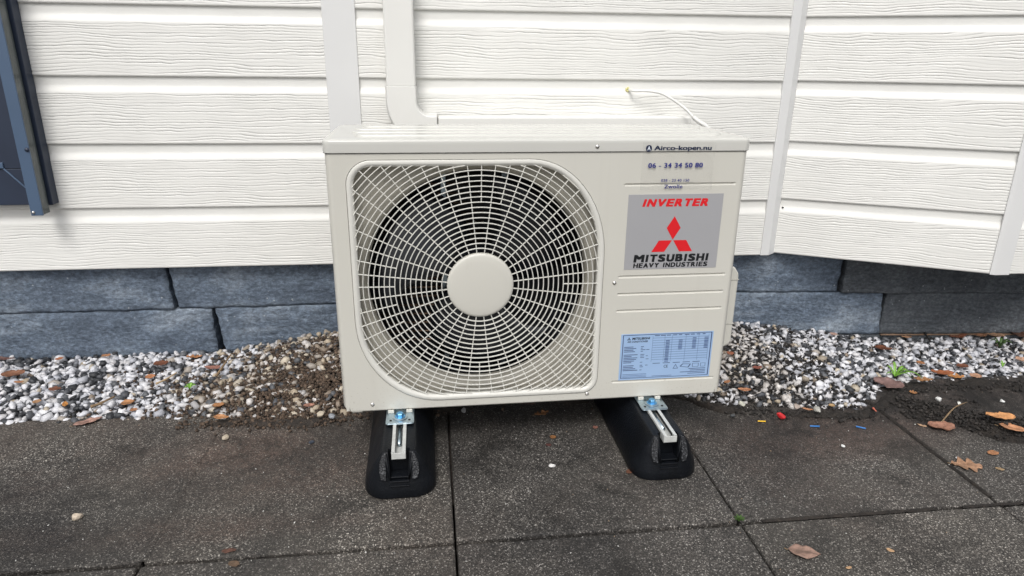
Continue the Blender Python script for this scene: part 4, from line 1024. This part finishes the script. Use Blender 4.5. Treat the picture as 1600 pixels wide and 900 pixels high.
LEAVES = [
 (138, 661, 36, 12, 35, PK, 'oval', 'pinkish brown oval leaf on the paving beside the left gravel edge', .2),
 (346, 654, 24, 10, -4, OR, 'oval', 'bright orange leaf at the paving edge below the brown gravel heap', .45),
 (1256, 865, 44, 22, -18, (.27, .17, .13), 'oval', 'large pale brown oval leaf near the bottom of the picture', .15),
 (1510, 729, 38, 22, -15, (.30, .17, .10), 'lobed', 'lobed brown oak leaf on the right-hand paving', .2),
 (1551, 709, 15, 9, 10, OR2, 'torn', 'little orange leaf just above the lobed oak leaf', .2),
 (1472, 661, 34, 18, -14, (.27, .13, .085), 'torn', 'folded reddish brown leaf at the edge of the spilled soil', .6),
 (1560, 661, 36, 16, -12, (.52, .25, .10), 'torn', 'orange leaf on the spilled soil, the left one of a pair', .35),
 (1584, 669, 34, 13, -32, (.42, .20, .10), 'oval', 'orange brown leaf lapped by the brighter orange leaf on the soil', .4),
 (825, 631, 26, 12, -10, (.13, .075, .06), 'torn', 'dull brown leaf in the shade right under the heat pump', .4),
 (846, 648, 26, 10, 20, (.20, .095, .04), 'lobed', 'curled brown leaf just in front of the shade under the heat pump', .7),
 (787, 631, 12, 6, -10, (.16, .07, .05), 'torn', 'small dark red leaf scrap deep under the heat pump', .4),
 (864, 684, 10, 8, 60, (.24, .11, .04), 'torn', 'tiny brown leaf scrap between the rubber blocks', .3),
 (930, 669, 8, 7, 60, (.26, .12, .09), 'torn', 'tiny pinkish leaf scrap near the right rubber block', .3),
 (983, 738, 12, 8, 50, (.14, .06, .035), 'torn', 'dark leaf scrap touching the right rubber block', .3),
 (857, 696, 9, 6, 0, (.09, .035, .03), 'torn', 'dark red leaf scrap in front of the tiny brown scrap', .2),
 (358, 862, 20, 7, 8, (.10, .045, .03), 'torn', 'dark brown leaf scrap on the joint at the bottom left', .1),
 (366, 882, 12, 14, 70, (.12, .075, .045), 'torn', 'brown leaf smear in front of the bottom left joint', .08),
 (1391, 861, 10, 6, -30, TN, 'sliver', 'small tan leaf flake at the bottom right', .2),
 (1326, 888, 9, 4, 10, TN, 'sliver', 'tan flake at the very bottom of the paving', .2),
 (1562, 734, 11, 5, -20, (.32, .22, .12), 'sliver', 'narrow tan flake right of the lobed oak leaf', .2),
 (1261, 641, 16, 5, -25, (.42, .20, .10), 'sliver', 'thin orange leaf strip between two pebbles', .5),
 (1299, 636, 9, 6, 0, (.40, .26, .12), 'torn', 'tiny tan ring-like leaf flake on the paving edge', .8),
 (1440, 666, 12, 4, -40, (.42, .27, .17), 'sliver', 'narrow tan flake left of the folded reddish leaf', .4),
 (252, 570, 20, 14, 10, RB, 'torn', 'red brown leaf in the white gravel below the plinth', .5),
 (304, 559, 22, 10, 8, (.34, .15, .06), 'lobed', 'orange brown leaf against the plinth left of the gravel heap', .5),
 (235, 590, 13, 11, 60, (.42, .18, .08), 'torn', 'small orange leaf above the straw stalk in the gravel', .4),
 (21, 587, 28, 14, 10, (.20, .09, .05), 'torn', 'brown leaf in the gravel at the far left', .5),
 (30, 598, 13, 5, 5, OR2, 'sliver', 'orange scrap just below the brown leaf at far left', .3),
 (86, 609, 16, 8, 5, RB, 'torn', 'dark red leaf scrap in the middle of the left gravel', .4),
 (102, 633, 16, 6, -60, (.46, .20, .05), 'sliver', 'upright orange sliver near the front of the left gravel', .4),
 (58, 629, 10, 9, 60, (.36, .20, .10), 'torn', 'tan scrap near the front left corner of the gravel', .4),
 (200, 631, 18, 13, 25, OR, 'oval', 'round orange leaf at the front of the left gravel', .5),
 (209, 641, 10, 7, 30, OR2, 'torn', 'small orange scrap below the round orange leaf', .4),
 (332, 576, 24, 10, -8, (.26, .12, .09), 'torn', 'pinkish brown leaf where white gravel meets the heap', .4),
 (341, 633, 17, 10, 15, (.36, .17, .07), 'torn', 'orange brown leaf at the foot of the brown heap', .5),
 (482, 626, 12, 14, 100, (.34, .17, .12), 'oval', 'pink leaf on the brown gravel heap near the appliance corner', .4),
 (8, 562, 26, 5, -5, (.12, .06, .05), 'sliver', 'dark brown leaf by the plinth at the far left edge', .3),
 (93, 562, 10, 6, 40, (.36, .13, .05), 'torn', 'orange red scrap by the plinth at left', .4),
 (166, 557, 12, 7, 0, (.36, .17, .08), 'torn', 'orange scrap by the plinth, second from the left', .4),
 (1379, 546, 24, 14, -25, RB, 'oval', 'red brown leaf in the gravel above the green weed', .4),
 (1438, 568, 11, 8, -30, OR2, 'torn', 'small orange scrap in the right-hand gravel', .4),
 (1472, 585, 30, 11, -12, (.27, .09, .035), 'torn', 'dark orange leaf at the front of the right-hand gravel', .5),
 (1493, 590, 22, 11, -10, (.40, .18, .06), 'lobed', 'orange leaf overlapping the dark orange leaf', .4),
 (1503, 574, 17, 9, 0, RB, 'torn', 'rusty leaf behind the overlapping orange leaves', .5),
 (1524, 589, 16, 11, 10, (.44, .25, .16), 'torn', 'tan leaf at the gravel edge right of the orange leaves', .4),
 (1597, 564, 14, 14, 70, (.42, .26, .18), 'torn', 'tan leaf at the right edge of the picture', .4),
 (1388, 602, 40, 25, -35, PU, 'torn', 'large torn purple brown leaf below the green weed', .35),
 (1441, 598, 26, 9, -8, (.27, .13, .05), 'lobed', 'brown lobed leaf in front of the green weed', .5),
 (1428, 608, 10, 8, -30, OR, 'oval', 'small round orange leaf below the green weed', .4),
 (1496, 528, 30, 8, 12, RB, 'torn', 'rusty leaf leaning on the dark plinth stone', .6),
 (1532, 526, 18, 8, 5, (.22, .11, .06), 'torn', 'brown leaf at the plinth right of the rusty leaf', .5),
 (1556, 526, 26, 9, -8, (.30, .18, .11), 'oval', 'pale brown leaf at the foot of the dark stone', .5),
 (1592, 526, 20, 16, 60, (.09, .045, .03), 'torn', 'dark leaf clump in the far right corner by the plinth', .8),
 (1416, 528, 14, 6, -10, (.30, .17, .10), 'torn', 'tan scrap by the plinth under the stone joint', .4),
 (1163, 607, 20, 9, -14, (.45, .20, .10), 'oval', 'orange leaf on the gravel close to the appliance corner', .3),
 (1136, 596, 13, 6, 30, OR2, 'sliver', 'orange sliver behind the appliance corner', .4),
 (1141, 553, 12, 9, 60, (.30, .11, .06), 'torn', 'reddish leaf scrap beside the valve cover', .4),
 (1183, 572, 16, 8, 5, (.20, .06, .04), 'torn', 'dark red scrap in the shaded right-hand gravel', .4),
 (1302, 523, 10, 8, 20, (.42, .27, .22), 'torn', 'pinkish scrap just below the plinth on the right', .4),
]
for L_ in LEAVES: leaf(*L_[:8], curl=L_[8])

def stick(P, r, mat, label, name='twig', cat='twig'):
    pts = []
    for (px, py, dz) in P:
        q = place(px, py); pts.append(Vector((q.x, q.y, q.z+dz)))
    base = pts[0].copy(); mb = MB(); sp_ = smooth_pts([q-base for q in pts], 5); mb.tube(sp_, [r*(1-.5*i/len(sp_))*(1+.15*sin(i*1.7)) for i in range(len(sp_))], 7)
    o = link(name, mb.mesh(name), mat, wn=False); o.location = base; return tag(o, label, cat)
stick([(244, 602, .004), (260, 596, .006), (277, 586, .007)], .0026, M['straw'], 'long straw-coloured stalk lying on the white gravel')
stick([(142, 637, .003), (160, 632, .005), (180, 623, .006)], .0036, M['twig'], 'brown stick lying along the front of the left gravel')
stick([(338, 590, .004), (350, 578, .012), (363, 564, .02)], .0032, M['twig'], 'dark stick slanting up where gravel meets the brown heap')
stick([(1450, 655, .001), (1470, 648, .004), (1490, 640, .004), (1510, 632, .006)], .0022, M['twig'], 'thin broken stick on the dark spilled soil')
stick([(1453, 666, .001), (1462, 668, .002), (1472, 669, .002)], .0012, M['straw'], 'short pale stem under the folded reddish leaf')
stick([(1439, 519, .012), (1446, 528, .010), (1453, 536, .005)], .0034, plain('black_bark', (.012, .011, .010), .8), 'black curved piece of bark leaning by the dark plinth')
stick([(1364, 638, .001), (1369, 644, .002)], .0022, plain('pink_plastic', (.55, .15, .10), .5), 'tiny salmon plastic scrap near the tile joint', 'plastic_scrap', 'scrap')
def rod(px, py, lpx, ang, r, mat, label):
    p = place(px, py); d = (p-Vector(CAM)).length; L = lpx*d/FPX
    mb = MB().tube([(-L/2, 0, r), (L/2, 0, r)], r, 10); o = link('wire_offcut', mb.mesh('w'), mat); o.location = p; o.rotation_euler = (0, 0, radians(ang)); return tag(o, label, 'wire scrap', 'cable offcuts on the paving')
rod(1190, 659, 11, -12, .0014, M['yellow'], 'yellow cable offcut on the paving right of the block')
rod(1273, 667, 13, -10, .0017, M['bluep'], 'blue cable offcut nearer to the heat pump'); rod(1345, 669, 12, -35, .0017, M['bluep'], 'blue cable offcut nearer to the tile joint on the right')
# red crumpled scrap
p = place(1223, 648); V = pebble_shape(JV, .22, 9)*np.array([.0125, .0085, .0095]); V[:, 2] -= V[:, 2].min(); V[:, 0] += V[:, 2]*-.4
me = bpy.data.meshes.new('foil_scrap'); me.from_pydata([tuple(v) for v in V], [], [tuple(f) for f in JF]); o = link('foil_scrap', me, M['redchip'], clean=False, smooth=False); o.location = p; o.rotation_euler = (0, 0, radians(-50))
tag(o, 'shiny red crumpled scrap lying in front of the right gravel', 'scrap')

# weeds
def weed(px, py, blades, mat, label, name='weed', w=.004):
    p = place(px, py); t = thing(name, label, 'weed', tuple(p)); 
    rr_ = random.Random(px)
    for (dx_, dy_, h, arc, ww) in blades:
        mb = MB(); pts = []
        for i in range(9):
            u = i/8; pts.append(Vector((dx_*u, dy_*u, h*sin(pi*min(1, u*arc))/1 if arc > .5 else h*u)))
        loops = []
        for i, q in enumerate(pts):
            t_ = (pts[min(i+1, 8)]-pts[max(i-1, 0)]).normalized(); s_ = t_.cross(Vector((0, 0, 1))); s_ = s_.normalized() if s_.length > 1e-4 else Vector((1, 0, 0)); hw = ww*(sin(pi*(.12+.86*i/8))**.7)
            loops.append([p+q-s_*hw, p+q+Vector((0, 0, -.0008)), p+q+s_*hw])
        mb.loft(loops, False); o = link('leaf', mb.mesh('leaf'), mat, t, wn=False); sm_ = o.modifiers.new('s', 'SOLIDIFY'); sm_.thickness = .0006
weed(1398, 588, [(.040, -.012, .022, .95, .0040), (.034, .006, .026, .9, .0036), (.050, -.030, .020, .85, .0044), (-.012, .020, .022, .6, .0032), (.012, .030, .028, .6, .0034), (.030, -.02, .014, .9, .0030), (-.022, .004, .012, .8, .0030), (.018, -.016, .026, .7, .0032)], M['green'], 'bright green curling weed in the right-hand gravel')
weed(1155, 814, [(.010*cos(a), .010*sin(a), .007, .6, .0018) for a in (0, .9, 1.7, 2.6, 3.4, 4.1, 5.0, 5.6)]+[(.005*cos(a), .005*sin(a), .010, .5, .0016) for a in (.4, 2.2, 3.9, 5.3)], M['moss'], 'small green tuft growing in the tile joint')
weed(296, 607, [(.014, .004, .009, .7, .004), (-.008, -.006, .008, .7, .0038), (.006, .010, .011, .7, .004), (-.006, .006, .010, .7, .0032)], M['green'], 'small bright green seedling in the white gravel')
weed(1562, 542, [(.030*cos(a), .022*sin(a), .022, .7, .0036) for a in (.2, 1.0, 1.9, 2.8, 3.6, 4.5, 5.4)], M['moss'], 'dark green weed near the plinth at the right edge')
weed(1566, 573, [(.010, .004, .010, .6, .0022), (-.008, .004, .012, .6, .0022), (.002, .010, .014, .6, .0022)], M['green'], 'tiny green sprout in the gravel at the right')
